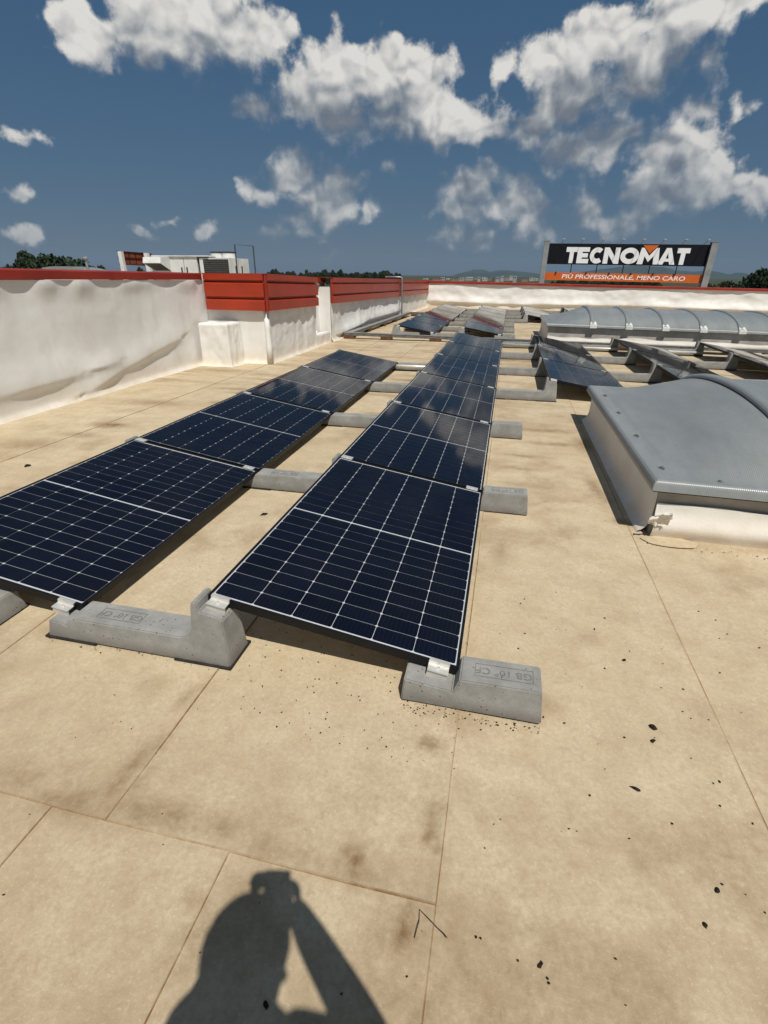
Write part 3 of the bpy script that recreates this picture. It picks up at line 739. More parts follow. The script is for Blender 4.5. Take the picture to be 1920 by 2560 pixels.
def make_block(kind, xref, y, label, low=None, high=None, text=False):
    """kind: connect / end (xref = low edge of the panel on its left), start (xref = high edge of the panel on its right)
       low, high: None, 'near', 'mid' or 'far' = which clamp sits there"""
    z = slope(xref) + .004
    t = empty('ballast_block', (xref, y, z)); tag(t, label, 'ballast block', 'concrete ballast blocks under the panels')
    link('body', {'connect': CONNECT, 'end': ENDB, 'start': START}[kind], t, (0, 0, .002))
    px = {'connect': (.0, .64), 'end': (-.09, .19), 'start': (.0, .50)}[kind]
    if kind != 'end':
        for q in px: link('rubber_pad', PAD, t, (q, .004, 0))
    for side, m in (('low', low), ('high', high)):
        if not m: continue
        u = .075 if side == 'low' else PWD - .055
        piv = 0.0 if side == 'low' else (1.6774 if kind == 'connect' else COSW)
        x = piv - u * math.cos(TILT); zz = ZL - .004 + u * math.sin(TILT)
        if side == 'high' and kind == 'connect': zz += slope(xref + 1.6774) - slope(xref)
        o = link('clamp', CL_MID if m == 'mid' else CL_END, t, (x, 0 if m == 'mid' else (.0015 if m == 'near' else -.0015), zz), (0, TILT, math.pi if m == 'far' else 0))
        if m == 'far': o.rotation_euler = (Matrix.Rotation(TILT, 3, 'Y') @ Matrix.Rotation(math.pi, 3, 'Z')).to_euler()
    if text:
        cx, ca = (.165, .018) if kind == 'end' else (.22, .0075)
        zt = (.1392 if kind == 'end' else .1132)
        link('plate_outline', PLATE, t, (cx, 0, zt), (0, -ca, 0)); link('lettering', TXT, t, (cx, 0, zt + .0004), (0, ca, math.pi))
    return t
def jy(y0, j): return y0 + j * PITCH_R - GAP / 2
def ck(j, n): return 'near' if j == 0 else 'far' if j == n else 'mid'
JN = ['nearest', 'second', 'third', 'fourth', 'fifth', 'sixth', 'farthest']
for j in range(5): make_block('start', XC[0] - COSW, jy(0, j), f'concrete block under the left edge of the short left row, {JN[j]} one', high=ck(j, 4))
for j in range(5): make_block('connect', XC[0], jy(0, j), ('grey horned concrete block joining the two front panel rows, nearest the camera' if j == 0 else f'grey concrete beam between the left and middle panel rows, {JN[j]} from the camera'), ck(j, 4), ck(j, 6), text=j < 2)
for j in (5, 6): make_block('start', XC[1] - COSW, jy(0, j), f'concrete block under the raised left edge of the middle row, {"last but one" if j == 5 else "farthest"}', high=ck(j, 6))
for j in range(3): make_block('end', XC[1], jy(0, j), f'short grey end block with stamped lettering right of the middle row, {JN[j]} one', ck(j, 6), text=j < 2)
for j in range(3, 7): make_block('connect', XC[1], jy(0, j), f'horned concrete beam right of the middle row, {JN[j - 3]} of four beside the near skylight', ck(j, 6), ck(j - 3, 3))
for q, (a, w) in enumerate(((2, 'first and second rows right of the middle'), (3, 'last two rows at the right edge'))):
    for j in range(4): make_block('connect', XC[a], jy(P3, j), f'horned concrete beam between the {w}, {JN[j]} of four', ck(j, 3), ck(j, 3))
for j in range(7): make_block('start', XC[0] - .05 - COSW, jy(Y2, j), f'concrete block at the left edge of the far left row, {JN[j]} of seven', high=ck(j, 6))
for j in range(7): make_block('connect', XC[0] - .05, jy(Y2, j), f'concrete beam between the two far left rows, {JN[j]} of seven', ck(j, 6), ck(j, 6))
for j in range(3): make_block('end', XC[1] - .02, jy(Y2, j), f'short end block right of the far middle row, {JN[j]} of three beside the far skylight', ck(j, 6))
for j in range(3, 7): make_block('connect', XC[1] - .02, jy(Y2, j), f'concrete beam right of the far middle row, {JN[j - 3]} of four near the back parapet', ck(j, 6), ck(j - 3, 3))
for i in range(5):
    for j in range(4): make_block('connect', XC[2 + i] - .02, jy(Y2 + P3, j), f'concrete beam right of row {("one", "two", "three", "four", "five")[i]} behind the far skylight, {JN[j]} of four', ck(j, 3), ck(j, 3))

# silver tubes laid along the far ends of the rows
def rail(x0, x1, y, z, label):
    m = MB().tube([(x0, y, z + slope(x0)), (x1, y, z + slope(x1))], .026, 12)
    tag(m.obj('conduit_tube', MATS['aluminium'], smooth=True), label, 'tube', 'silver tubes across the row ends')
rail(-2.6, -.40, 4 * PITCH_R - .155, .085, 'silver tube across the far end of the short left row')
rail(-.6, 5.6, 6 * PITCH_R - .155, .085, 'silver tube across the far ends of the middle and right rows')

# ------------------------------------------------------------------ cable trays
def tray(pts, label, w=.16):
    t = empty('cable_tray', pts[0]); tag(t, label, 'cable tray', 'cable trays on the roof')
    for (a, b) in zip(pts[:-1], pts[1:]):
        a, b = Vector(a), Vector(b); d = (b - a).normalized(); s = Vector((-d.y, d.x, 0)); L_ = (b - a).length
        def bar(o0, o1, z0, z1, nm, mat):
            c = [a + s * o0, b + s * o0, b + s * o1, a + s * o1]
            m = MB().add([(p.x, p.y, p.z + z0) for p in c] + [(p.x, p.y, p.z + z1) for p in c], [(0, 3, 2, 1), (4, 5, 6, 7), (0, 1, 5, 4), (1, 2, 6, 5), (2, 3, 7, 6), (3, 0, 4, 7)])
            child(m.obj(nm, mat), t)
        bar(-w / 2, -w / 2 + .004, 0, .065, 'side_rail', MATS['galv_dark']); bar(w / 2 - .004, w / 2, 0, .065, 'side_rail', MATS['galv_dark'])
        bar(-w / 2 + .004, w / 2 - .004, .001, .005, 'tray_bottom', MATS['galv_dark'])
        n = max(1, int(L_ / 3.0))
        for i in range(n):
            q0, q1 = a + d * (L_ * i / n), a + d * (L_ * (i + 1) / n - .008)
            c = [q0 - s * (w / 2 + .006), q1 - s * (w / 2 + .006), q1 + s * (w / 2 + .006), q0 + s * (w / 2 + .006)]
            m = MB().add([(p.x, p.y, p.z + .0655) for p in c] + [(p.x, p.y, p.z + .069) for p in c], [(0, 3, 2, 1), (4, 5, 6, 7), (0, 1, 5, 4), (1, 2, 6, 5), (2, 3, 7, 6), (3, 0, 4, 7)])
            child(m.obj('lid', MATS['galvanised']), t)
    return t
BLK = MB().box(-.14, .14, -.075, .075, 0, .075).mesh('support_block', MATS['wood_brown'], bevel=.005)
def sup(x, y, label, rz=0.0): tag(link('support_block', BLK, None, (x, y, slope(x) + .004), (0, 0, rz)), label, 'support block', 'brown blocks carrying the cable trays')
tray([(-3.90, 11.30, .079), (8.2, 11.16, .079 + slope(8.2))], 'galvanised cable tray crossing the roof between near and far panel rows')
tray([(-3.80, 11.40, .079), (-3.72, 19.2, .079)], 'galvanised cable tray running along the foot of the red clad parapet')
tray([(-3.80, 19.30, .079), (8.2, 19.22, .02)], 'cable tray crossing under the far panel rows')
for i, x in enumerate((-3.78, -2.82, -1.6, -.2, 1.1, 2.6, 4.1, 5.6)):
    sup(x, 11.28 - .011 * (x + 3.8), f'brown support block under the crossing cable tray, {("first","second","third","fourth","fifth","sixth","seventh","eighth")[i]} from the left')
for i, y in enumerate((13.1, 14.9, 16.6, 18.2)): sup(-3.785 + .01 * (y - 11.4), y, f'brown support block under the tray by the parapet, {JN[i]} one', math.pi / 2)
for i, x in enumerate((-3.5, .35, 1.2)): sup(x, 19.28, f'brown support block under the rear cross tray, {("left","middle","right")[i]} one')
tag(MB().tube([(-3.80, 18.15, .10), (-3.80, 18.15, 1.30), (-3.82, 18.15, 1.36), (-3.88, 18.12, 1.385), (-4.4, 18.0, 1.39)], .028, 10).obj('conduit_pipe', MATS['galvanised'], smooth=True), 'grey conduit pipe climbing the red parapet and bending over its top', 'pipe')

# ------------------------------------------------------------------ barrel skylights
def skylight(name_label, x0, x1, y0, y1, zl, rib1, step, rise, edge, seed, flap=False):
    t = empty('skylight', (x0, (y0 + y1) / 2, 0)); tag(t, name_label, 'skylight', 'barrel skylights')
    sl = lambda x: slope_a(np.asarray(x, float))
    arch = lambda y: np.sqrt(np.clip(1 - ((y - (y0 + y1) / 2) / ((y1 - y0) / 2 - .10)) ** 2, 0, 1)) ** 1.15
    def round_edge(dist): # bullnose profile of the rim
        q = np.clip(dist / .035, 0, 1); return edge * np.sqrt(np.clip(1 - (1 - q) ** 2, 0, 1))
    # end sheet, sloping up to the first rib
    xs = np.concatenate([np.linspace(x0, x0 + .05, 9), np.linspace(x0 + .06, rib1, 30)]); ys = np.concatenate([np.linspace(y0, y0 + .05, 9), np.linspace(y0 + .06, y1 - .06, 44), np.linspace(y1 - .05, y1, 9)])
    X, Y = np.meshgrid(xs, ys)
    a = np.clip((X - x0 - .12) / (rib1 - x0 - .12), 0, 1); a = a * a * (3 - 2 * a) * .55 + a * .45
    Z = zl + sl(X) + round_edge(np.minimum(np.minimum(X - x0, Y - y0), y1 - Y)) + rise * a * arch(Y) - .010 * np.exp(-((np.minimum(np.minimum(X - x0, Y - y0), y1 - Y) - .12) / .015) ** 2)
    child(link('end_sheet', grid_mesh('end_sheet', np.stack([X, Y, Z], -1), MATS['poly'])), t)
    nb = int((x1 - rib1) / step)
    for i in range(nb):
        xa, xb = rib1 + i * step + .002, rib1 + (i + 1) * step - .002
        X, Y = np.meshgrid(np.linspace(xa, xb, 6), ys); Z = zl + sl(X) + round_edge(np.minimum(Y - y0, y1 - Y)) + rise * arch(Y)
        child(link('vault_sheet', grid_mesh('vault_sheet', np.stack([X, Y, Z], -1), MATS['poly'])), t)
    for i in range(nb + 1):
        xr = rib1 + i * step; w = np.array([-.055, -.05, -.03, 0, .03, .05, .055]); h = np.array([-.004, .018, .032, .036, .032, .018, -.004])
        Wg, Y = np.meshgrid(w, ys); H = np.meshgrid(h, ys)[0]
        Z = zl + slope(xr) + round_edge(np.minimum(Y - y0, y1 - Y)) + rise * arch(Y) + H
        Yo = Y + np.where(Y < (y0 + y1) / 2, -1, 1) * .03 * np.clip(1 - arch(Y) * 2, 0, 1)
        r = child(link('rib', grid_mesh('rib', np.stack([xr + Wg, Yo, Z], -1), MATS['poly'])), t)
        child(MB().add([(xr - .07, y0 - .035, zl + slope(xr) - .01), (xr + .09, y0 - .035, zl + slope(xr) - .01), (xr + .07, y0 + .10, zl + slope(xr) + edge + .07), (xr - .05, y0 + .10, zl + slope(xr) + edge + .07), (xr - .06, y0 - .035, zl + slope(xr) + edge + .005), (xr + .08, y0 - .035, zl + slope(xr) + edge + .005), (xr + .07, y0 + .1, zl + slope(xr)), (xr - .05, y0 + .1, zl + slope(xr))],
             [(0, 1, 5, 4), (4, 5, 2, 3), (0, 4, 3, 7), (1, 6, 2, 5), (0, 7, 6, 1), (7, 3, 2, 6)]).obj('rib_foot', MATS['white_paint'], bevel=.008), t)
    def fall_box(a, b, c, d, z0, z1):
        return MB().add([(a, c, z0 + slope(a)), (b, c, z0 + slope(b)), (b, d, z0 + slope(b)), (a, d, z0 + slope(a)), (a, c, z1 + slope(a)), (b, c, z1 + slope(b)), (b, d, z1 + slope(b)), (a, d, z1 + slope(a))],
                        [(0, 3, 2, 1), (4, 5, 6, 7), (0, 1, 5, 4), (1, 2, 6, 5), (2, 3, 7, 6), (3, 0, 4, 7)])
    child(fall_box(x0 + .010, x1, y0 + .010, y1 - .010, zl - .009, zl + .004).obj('seal_strip', MATS['rubber']), t)
    child(fall_box(x0 + .065, x1, y0 + .075, y1 - .075, -.1, zl - .0095).obj('curb', MATS['curb_grey']), t)
    # white membrane dressed up the curb
    def skirt_disp(S, Z):
        d = .030 + .03 * fbm(S * 1.4, Z * 3, seed, 3) + .012 * fbm(S * 5, Z * 6, seed + 1, 3)
        return np.maximum(d + .035 * np.exp(-((Z - .07) / .07) ** 2), .004)
    child(wall_skin('curb_membrane', (x0 + .065, y0 + .075), (x1, y0 + .075), -.06 + slope(x1) * .5, lambda s: .205 + .09 * fbm(s * 1.6, s * 0, seed + 2, 2) + s * -.0112, (0, -1), skirt_disp, None, .03, .04), t)
    def side_disp(S, Z): return np.maximum(.006 + .02 * np.exp(-Z / .05) + .012 * fbm(S * 3, Z * 4, seed + 4, 3), .002)
    child(wall_skin('curb_membrane', (x0 + .065, y1 - .075), (x0 + .065, y0 + .075), 0, zl - .015, (-1, 0), side_disp, None, .03, .04), t)
    pts = [(x0 + .10, y0 + .25 + i * .72) for i in range(4) if y0 + .25 + i * .72 < y1] + [(x0 + .38 + i * .62, y0 + .09) for i in range(2)]
    for (sx, sy) in pts:
        zz = zl + edge + slope(sx)
        child(MB().tube([(sx, sy, zz - .004), (sx, sy, zz + .003)], .020, 14).tube([(sx, sy, zz + .003), (sx, sy, zz + .010)], .008, 6).obj('screw', MATS['galv_dark']), t)
    if flap:
        u, v = np.meshgrid(np.linspace(0, 1, 14), np.linspace(0, 1, 14))
        X = x0 + .015 + u * .12 + .03 * fbm(u * 3, v * 3, 81, 3); Y = y0 - .01 + .05 * fbm(u * 4, v * 4, 82, 3) - .03 * v; Z = .10 + v * .11 * (1 - .5 * np.abs(u - .75)) + .05 * fbm(u * 3, v * 3, 83, 3)
        child(link('membrane_flap', grid_mesh('membrane_flap', np.stack([X, Y, Z], -1), MATS['white'])), t)
    return t
skylight('grey ribbed barrel skylight in the foreground at the right edge', .985, 7.0, 1.545, 4.50, .318, 1.86, .765, .315, .064, 101, True)
skylight('long grey barrel skylight with pale rib feet in front of the back parapet', .945, 9.2, 11.42, 14.42, .412, 1.97, .765, .30, .062, 131)
# welded patch round the skylight base
for (x, y, r0) in ((1.10, 1.57, .11),):
    a = np.linspace(0, 2 * math.pi, 40); tag(MB().add([(x + .05 + (.16 + .01 * math.sin(5 * t)) * math.cos(t), y - .05 + .07 * math.sin(t), .0062) for t in a[:-1]], [tuple(range(39))]).obj('membrane_patch', MATS['roof']), 'round welded membrane patch at the front corner of the near skylight', 'patch')

# ------------------------------------------------------------------ big roof sign
SX, SY = 2.46, 45.0
sg = empty('roof_sign', (SX, SY, 0), (0, .0112, 0)); tag(sg, 'black and orange roof sign reading TECNOMAT on grey posts', 'sign')
def sgl(name, m, mat, **k): return m.obj(name, mat, sg, **k)
W_ = 11.8
def ibeam(x0, x1):
    m = MB(); m.box(x0, x1, -.34, -.30, -.2, 3.93); m.box(x0, x1, .10, .14, -.2, 3.93); m.box((x0 + x1) / 2 - .02, (x0 + x1) / 2 + .02, -.30, .10, -.2, 3.93); m.box(x0 - .02, x1 + .02, -.36, .16, 3.93, 3.955); return m
sgl('post', ibeam(-.20, .19), MATS['post_grey']); sgl('post', ibeam(W_ - .08, W_ + .36), MATS['post_grey'])
sgl('black_board', MB().box(.20, W_ - .09, -.06, .06, 2.335, 3.79), MATS['board_black'])
sgl('orange_board', MB().box(.20, W_ - .09, -.06, .06, 1.185, 1.745), MATS['board_orange'])
for x in (2.13, 4.05, 6.0, 7.9, 9.83): sgl('strut', MB().tube([(x, .10, 1.2), (x, .10, 3.8)], .035, 8), MATS['frame_black'])
for z in (1.25, 2.40, 3.72): sgl('rear_rail', MB().box(.19, W_ - .08, .062, .10, z - .04, z + .04), MATS['frame_black'])
def poly_letter(polys, x0, x1, z0, z1):
    m = MB()
    for p in polys:
        n = len(p); v = [(x0 + a * (x1 - x0), -.075, z0 + b * (z1 - z0)) for a, b in p] + [(x0 + a * (x1 - x0), -.0605, z0 + b * (z1 - z0)) for a, b in p]
        m.add(v, [tuple(range(n)), tuple(range(2 * n - 1, n - 1, -1))] + [(i, n + i, n + (i + 1) % n, (i + 1) % n) for i in range(n)])
    return m
def ring(a0, a1, inner, n=22):
    P = []
    for i in range(n):
        t0 = a0 + (a1 - a0) * i / n; t1 = a0 + (a1 - a0) * (i + 1) / n
        P.append([(.5 + .5 * math.cos(t0), .5 + .5 * math.sin(t0)), (.5 + .5 * math.cos(t1), .5 + .5 * math.sin(t1)), (.5 + inner[0] * math.cos(t1), .5 + inner[1] * math.sin(t1)), (.5 + inner[0] * math.cos(t0), .5 + inner[1] * math.sin(t0))])
    return P
GT = [[(0, 1), (1, 1), (1, .70), (.68, .70), (.68, 0), (.32, 0), (.32, .70), (0, .70)]]
GE = [[(0, 0), (0, 1), (1, 1), (1, .72), (.42, .72), (.42, .63), (.9, .63), (.9, .37), (.42, .37), (.42, .28), (1, .28), (1, 0)]]
GN = [[(0, 0), (0, 1), (.30, 1), (.70, .45), (.70, 1), (1, 1), (1, 0), (.70, 0), (.30, .55), (.30, 0)]]
GM = [[(0, 0), (.10, 1), (.22, 1), (.5, .52), (.78, 1), (.90, 1), (1, 0), (.74, 0), (.70, .50), (.5, .14), (.30, .50), (.26, 0)]]
GA = [[(0, 0), (.36, 1), (.64, 1), (1, 0), (.70, 0), (.64, .18), (.36, .18), (.30, 0)], ]
GO = ring(0, 2 * math.pi, (.24, .20)); GC = ring(math.radians(48), math.radians(312), (.22, .20))
pxx = lambda cx: on_y(1300 + cx * .3737, 560 + 210 * .3737, 45).x - SX
for nm, gl_, a, b in (('T', GT, 303, 379), ('E', GE, 379, 458), ('C', GC, 464, 562), ('N', GN, 556, 662), ('O', GO, 668, 792), ('M', GM, 786, 934), ('A', GA, 926, 1042), ('T', GT, 1042, 1128)):
    sgl('letter', poly_letter(gl_, pxx(a), pxx(b), 2.42, 3.545), MATS['letter_white'])
xa, xb = pxx(926), pxx(1042)
sgl('letter_counter', MB().add([(xa + .42 * (xb - xa), -.077, 2.42 + .37 * 1.125), (xa + .58 * (xb - xa), -.077, 2.42 + .37 * 1.125), (xa + .5 * (xb - xa), -.077, 2.42 + .70 * 1.125)], [(0, 1, 2)]), MATS['board_black'])
mid = (pxx(786) + pxx(934)) / 2
sgl('triangle_mark', MB().add([(mid - .55, -.075, 3.72), (mid + .55, -.075, 3.72), (mid, -.075, 3.16), (mid - .55, -.0605, 3.72), (mid + .55, -.0605, 3.72), (mid, -.0605, 3.16)], [(0, 1, 2), (5, 4, 3), (0, 3, 4, 1), (1, 4, 5, 2), (2, 5, 3, 0)]), MATS['board_orange'])
sub = letters('PIÙ PROFESSIONALE, MENO CARO', .5, .004, MATS['letter_white'], 'slogan_lettering', .10, .006)
so = link('slogan_lettering', sub, sg, (6.02, -.0655, 1.465), (math.pi / 2, 0, 0))
vx = [v.co.x for v in sub.vertices]; vy = [v.co.y for v in sub.vertices]
so.scale = (9.05 / (max(vx) - min(vx)), .43 / (max(vy) - min(vy)), 1); so.location.z = 1.485 - (max(vy) + min(vy)) / 2 * so.scale[1]
for i, x in enumerate((3.57, 4.95, 6.37, 7.77, 9.18, 10.56, 11.98, 13.44)):
    xx = x * 46.487 / 45.487 - SX - .06
    l = sgl('lamp_arm', MB().tube([(xx - .02, -.02, 3.76), (xx, -.25, 3.84), (xx + .03, -.95, 4.03)], .022, 6), MATS['post_grey'])
    link('lamp_head', MB().box(-.10, .10, -.14, .06, -.03, .05).mesh('lamp_head', MATS['galvanised'], bevel=.01), l, (xx + .03, -.98, 4.04), (.5, 0, 0))
for xx in (1.0, 3.3, 5.0, 6.6, 8.2, 9.7): sgl('bracket', MB().box(xx - .05, xx + .05, -.14, -.062, 1.66, 1.80), MATS['frame_black'])

# ------------------------------------------------------------------ things on the roof beyond the left parapet
hv = empty('rooftop_unit', (-15.5, 24, 0)); tag(hv, 'white rooftop air handling unit with intake hood and dark coil grille', 'air unit')
def hp(name, m, mat, **k): return child(m.obj(name, mat, **k), hv)
hp('base_frame', MB().box(-18.2, -13.8, 24.1, 26.2, -.12, .35), MATS['galvanised'])
hp('body', MB().box(-18.14, -15.60, 24.05, 26.2, .36, 2.20), MATS['white_paint'], bevel=.012)
hp('body', MB().box(-15.46, -13.82, 24.05, 26.2, .36, 2.16), MATS['white_paint'], bevel=.012)
hp('gap_panel', MB().box(-15.60, -15.46, 24.15, 26.1, .36, 2.12), MATS['louvre_dark'])
hp('roof_lid', MB().box(-18.15, -14.9, 23.98, 26.25, 2.205, 2.26), MATS['white_paint'], bevel=.006)
hp('intake_hood', MB().prism([(24.05, 2.20), (23.30, 2.16), (23.22, 1.90), (24.05, 1.56)], 'x', -18.13, -17.12), MATS['white_paint'])
hp('hood_shade_sheet', MB().add([(-18.08, 23.27, 1.872), (-17.17, 23.27, 1.872), (-17.17, 24.04, 1.556), (-18.08, 24.04, 1.556)], [(0, 1, 2, 3)]), MATS['louvre_dark'])  # dark sheet standing in for the shade inside the hood's underside
cg = hp('coil_grille', MB().box(-15.22, -13.84, 24.0, 24.045, .5, 2.09), MATS['louvre_dark'])
for i in range(16): link('slat', MB().box(-15.2, -13.86, 23.985, 24.0, .56 + i * .095, .575 + i * .095).mesh('slat', MATS['galv_dark']), cg).matrix_parent_inverse = Matrix.Identity(4)
for x in (-16.35,): hp('panel_seam', MB().box(x - .012, x + .012, 24.038, 24.052, .4, 2.14), MATS['galvanised'])
hp('panel_seam', MB().box(-13.822, -13.808, 25.0, 25.02, .4, 2.14), MATS['galvanised'])
for y in (24.7, 25.35): hp('handle', MB().box(-13.822, -13.78, y - .03, y + .03, 1.45, 1.8), MATS['rubber'], bevel=.006)
for x in (-16.5, -16.2): hp('handle', MB().box(x - .03, x + .03, 24.01, 24.048, 1.45, 1.72), MATS['rubber'], bevel=.006)
for x in (-14.98, -14.33):
    f_ = hp('fan_housing', MB().tube([(x, 25.1, 2.16), (x, 25.1, 2.40)], .36, 24), MATS['white_paint'])
    link('fan_guard', MB().tube([(x, 25.1, 2.40), (x, 25.1, 2.46)], .38, 24).mesh('fan_guard', MATS['rubber']), f_).matrix_parent_inverse = Matrix.Identity(4)
ph_ = empty('ladder_hoop', (-9.1, 16.5, 0)); tag(ph_, 'thin steel hoop of an access ladder behind the red clad corner', 'ladder')
child(MB().tube([(-9.43, 16.5, -.1), (-9.43, 16.5, 2.36), (-8.74, 16.5, 2.32), (-8.74, 16.5, -.1)], .022, 8).obj('hoop', MATS['louvre_dark']), ph_)
for i in range(5): child(MB().tube([(-9.41, 16.5, .1 + i * .28), (-8.76, 16.5, .1 + i * .28)], .012, 6).obj('rung', MATS['post_grey']), ph_)
ls = empty('roof_sign', (-29.8, 38, 0)); tag(ls, 'small orange roof sign seen from behind on two pale posts', 'sign')
child(MB().add([(-31.25, 38.1, 2.08), (-28.2, 38.1, 1.98), (-28.2, 38.1, 2.84), (-31.25, 38.1, 3.02), (-31.25, 38.2, 2.08), (-28.2, 38.2, 1.98), (-28.2, 38.2, 2.84), (-31.25, 38.2, 3.02)], [(0, 1, 2, 3), (7, 6, 5, 4), (0, 4, 5, 1), (1, 5, 6, 2), (2, 6, 7, 3), (3, 7, 4, 0)]).obj('board', MATS['board_back_shaded']), ls)
for x in (-30.75, -28.4): child(MB().box(x - .16, x + .16, 37.7, 38.0, -.12, 2.98 if x < -30 else 2.86).obj('post', MATS['white_paint']), ls)
for z0, z1 in ((2.06, 1.96), (3.0, 2.82), (2.55, 2.42)): child(MB().tube([(-31.25, 38.05, z0), (-28.2, 38.05, z1)], .035, 6).obj('rail', MATS['frame_black']), ls)
for x in (-30.2, -29.6, -29.0): child(MB().tube([(x, 38.05, 2.0), (x, 38.05, 2.93)], .025, 6).obj('stud', MATS['frame_black']), ls)
vp = empty('vent_pipe', (-20.38, 22, 0)); tag(vp, 'slim grey vent pipe with cowl beyond the left parapet', 'vent pipe')
child(MB().tube([(-20.38, 22, -.12), (-20.38, 22, 2.02)], .06, 10).obj('pipe', MATS['galvanised']), vp)
child(MB().tube([(-20.38, 22, 2.0), (-20.38, 22, 2.06), (-20.38, 22, 2.10), (-20.38, 22, 2.15)], [.09, .14, .13, .05], 12).obj('cowl', MATS['galvanised']), vp)
lk = empty('skylight', (-29.2, 30, 0)); tag(lk, 'low pale barrel rooflight showing over the left parapet', 'skylight')
child(MB().box(-31.0, -27.5, 30, 32, -.12, 1.45).obj('curb', MATS['white_paint']), lk)
child(MB().prism([(-31.05, 1.45), (-27.45, 1.45), (-27.6, 1.60), (-28.4, 1.74), (-29.3, 1.79), (-30.2, 1.78), (-30.9, 1.70)], 'y', 29.95, 32.05).obj('vault', MATS['poly']), lk)

# ------------------------------------------------------------------ trees
def crown_mesh(name, lobes, n, size, mat, seed):
    r = np.random.default_rng(seed); V = []; F = []
    w = np.array([l[3] * l[4] * l[5] for l in lobes]); w = w / w.sum()
    for i in range(n):
        l = lobes[r.choice(len(lobes), p=w)]
        d = r.normal(size=3); d /= np.linalg.norm(d); rad = r.uniform(.35, 1.06) ** .6
        p = np.array(l[:3]) + d * rad * np.array(l[3:6])
        a = r.normal(size=3); a /= np.linalg.norm(a); b = np.cross(a, r.normal(size=3)); b /= np.linalg.norm(b); s = size * r.uniform(.5, 1.3)
        k = len(V); V += [p - a * s - b * s * .5, p + a * s - b * s * .6, p + a * s * .7 + b * s * .6, p - a * s * .6 + b * s * .5]; F.append((k, k + 1, k + 2, k + 3))
    me = bpy.data.meshes.new(name); me.from_pydata([tuple(v) for v in V], [], F); me.materials.append(mat); return me
def tree_meshes(h, w, seed, n, size, mat):
    r = random.Random(seed); lobes = []
    for i in range(13): lobes.append((r.uniform(-.34, .34) * w, r.uniform(-.34, .34) * w, h * r.uniform(.34, .84), w * r.uniform(.17, .30), w * r.uniform(.17, .30), h * r.uniform(.10, .18)))
    tr = MB().tube([(0, 0, 0), (.1, 0, h * .35), (0, .1, h * .75)], [h * .022, h * .016, h * .006], 8)
    for l in lobes[:5]: tr.tube([(0, 0, h * .3), (l[0] * .8, l[1] * .8, l[2])], [h * .01, h * .004], 5)
    return crown_mesh('crown', lobes, n, size, mat, seed), tr.mesh('trunk', MATS['bark'])
TREES = [tree_meshes(15, 12, 1, 4200, .40, MATS['leaf']), tree_meshes(13, 11, 2, 4200, .40, MATS['leaf']), tree_meshes(12, 13, 3, 4200, .40, MATS['leaf_olive'])]
def tree(px, top_py, dist, label, group, wpx=None, v=0, htrue=None):
    """px, top_py: where its top shows; dist: metres away; it stands on the ground"""
    d = ray(px, top_py); d = d / math.hypot(d[0], d[1]); p = Vector((CAM.x + d[0] * dist, CAM.y + d[1] * dist, 0)); top = CAM.z + d[2] * dist
    cr_, tk = TREES[v]; h0 = (15, 13, 12)[v]; w0 = (12, 11, 13)[v]; sz = (top - GROUND) / (h0 * .97); sx = sz if not wpx else wpx * dist / FPX / (w0 * .95)
    t = empty('tree', (p.x, p.y, GROUND), (0, 0, (px * 7) % 6)); t.scale = (sx, sx, sz); tag(t, label, 'tree', group)
    link('crown', cr_, t); link('trunk', tk, t)
c5 = lambda x, y: (x * .4219, 600 + y * .4219)
for i, (cx, cy, wp, v, lb) in enumerate(((30, 92, 90, 0, 'dark green tree at the very left above the parapet'), (175, 66, 80, 1, 'tallest dark tree left of the vent pipe, with peaked crown'), (105, 84, 80, 0, 'dark tree just left of the tallest tree'), (300, 86, 70, 0, 'rounded dark tree between the tallest tree and the vent pipe'), (405, 98, 75, 1, 'broad dark tree just left of the vent pipe'), (560, 142, 55, 2, 'small tree just right of the vent pipe'), (630, 144, 36, 0, 'small tree left of the orange sign back'), (840, 162, 26, 1, 'small tree between the posts of the orange sign back'))):
    x, y = c5(cx, cy); tree(x, y, 110 + (i * 13) % 40, lb, 'trees beyond the left parapet', wp, v)
r_ = random.Random(5)
hor = lambda x: 677.8 + (694.7 - 677.8) * x / 1920
for i in range(30):
    x = 672 + i * 11 + r_.uniform(-6, 6); tree(x, hor(x) - r_.choice([2, 4, 5, 6, 8, 11]) - 1, 330 + r_.uniform(0, 160), 'small dark tree in the tree line on the horizon above the red cladding', 'tree line on the horizon', r_.uniform(14, 24), i % 3)
tree(955, hor(955) - 12, 300, 'taller tree with open crown in the tree line above the red cladding', 'tree line on the horizon', 18, 2)
for i in range(14):
    x = 1385 + i * 20 + r_.uniform(-6, 6); tree(x, hor(x) + 9 - r_.uniform(0, 6), 240 + r_.uniform(0, 80), 'small dark tree below the orange board of the big sign', 'trees behind the big sign', 26, i % 3)
for (x, y, wp, v, lb) in ((1795, 698, 62, 2, 'rounded olive green tree just right of the big sign'), (1868, 692, 66, 0, 'broad green tree second right of the big sign'), (1922, 672, 62, 1, 'tall dark tree at the right picture edge beside the big sign')):
    tree(x, y, 150, lb, 'trees behind the big sign', wp, v)

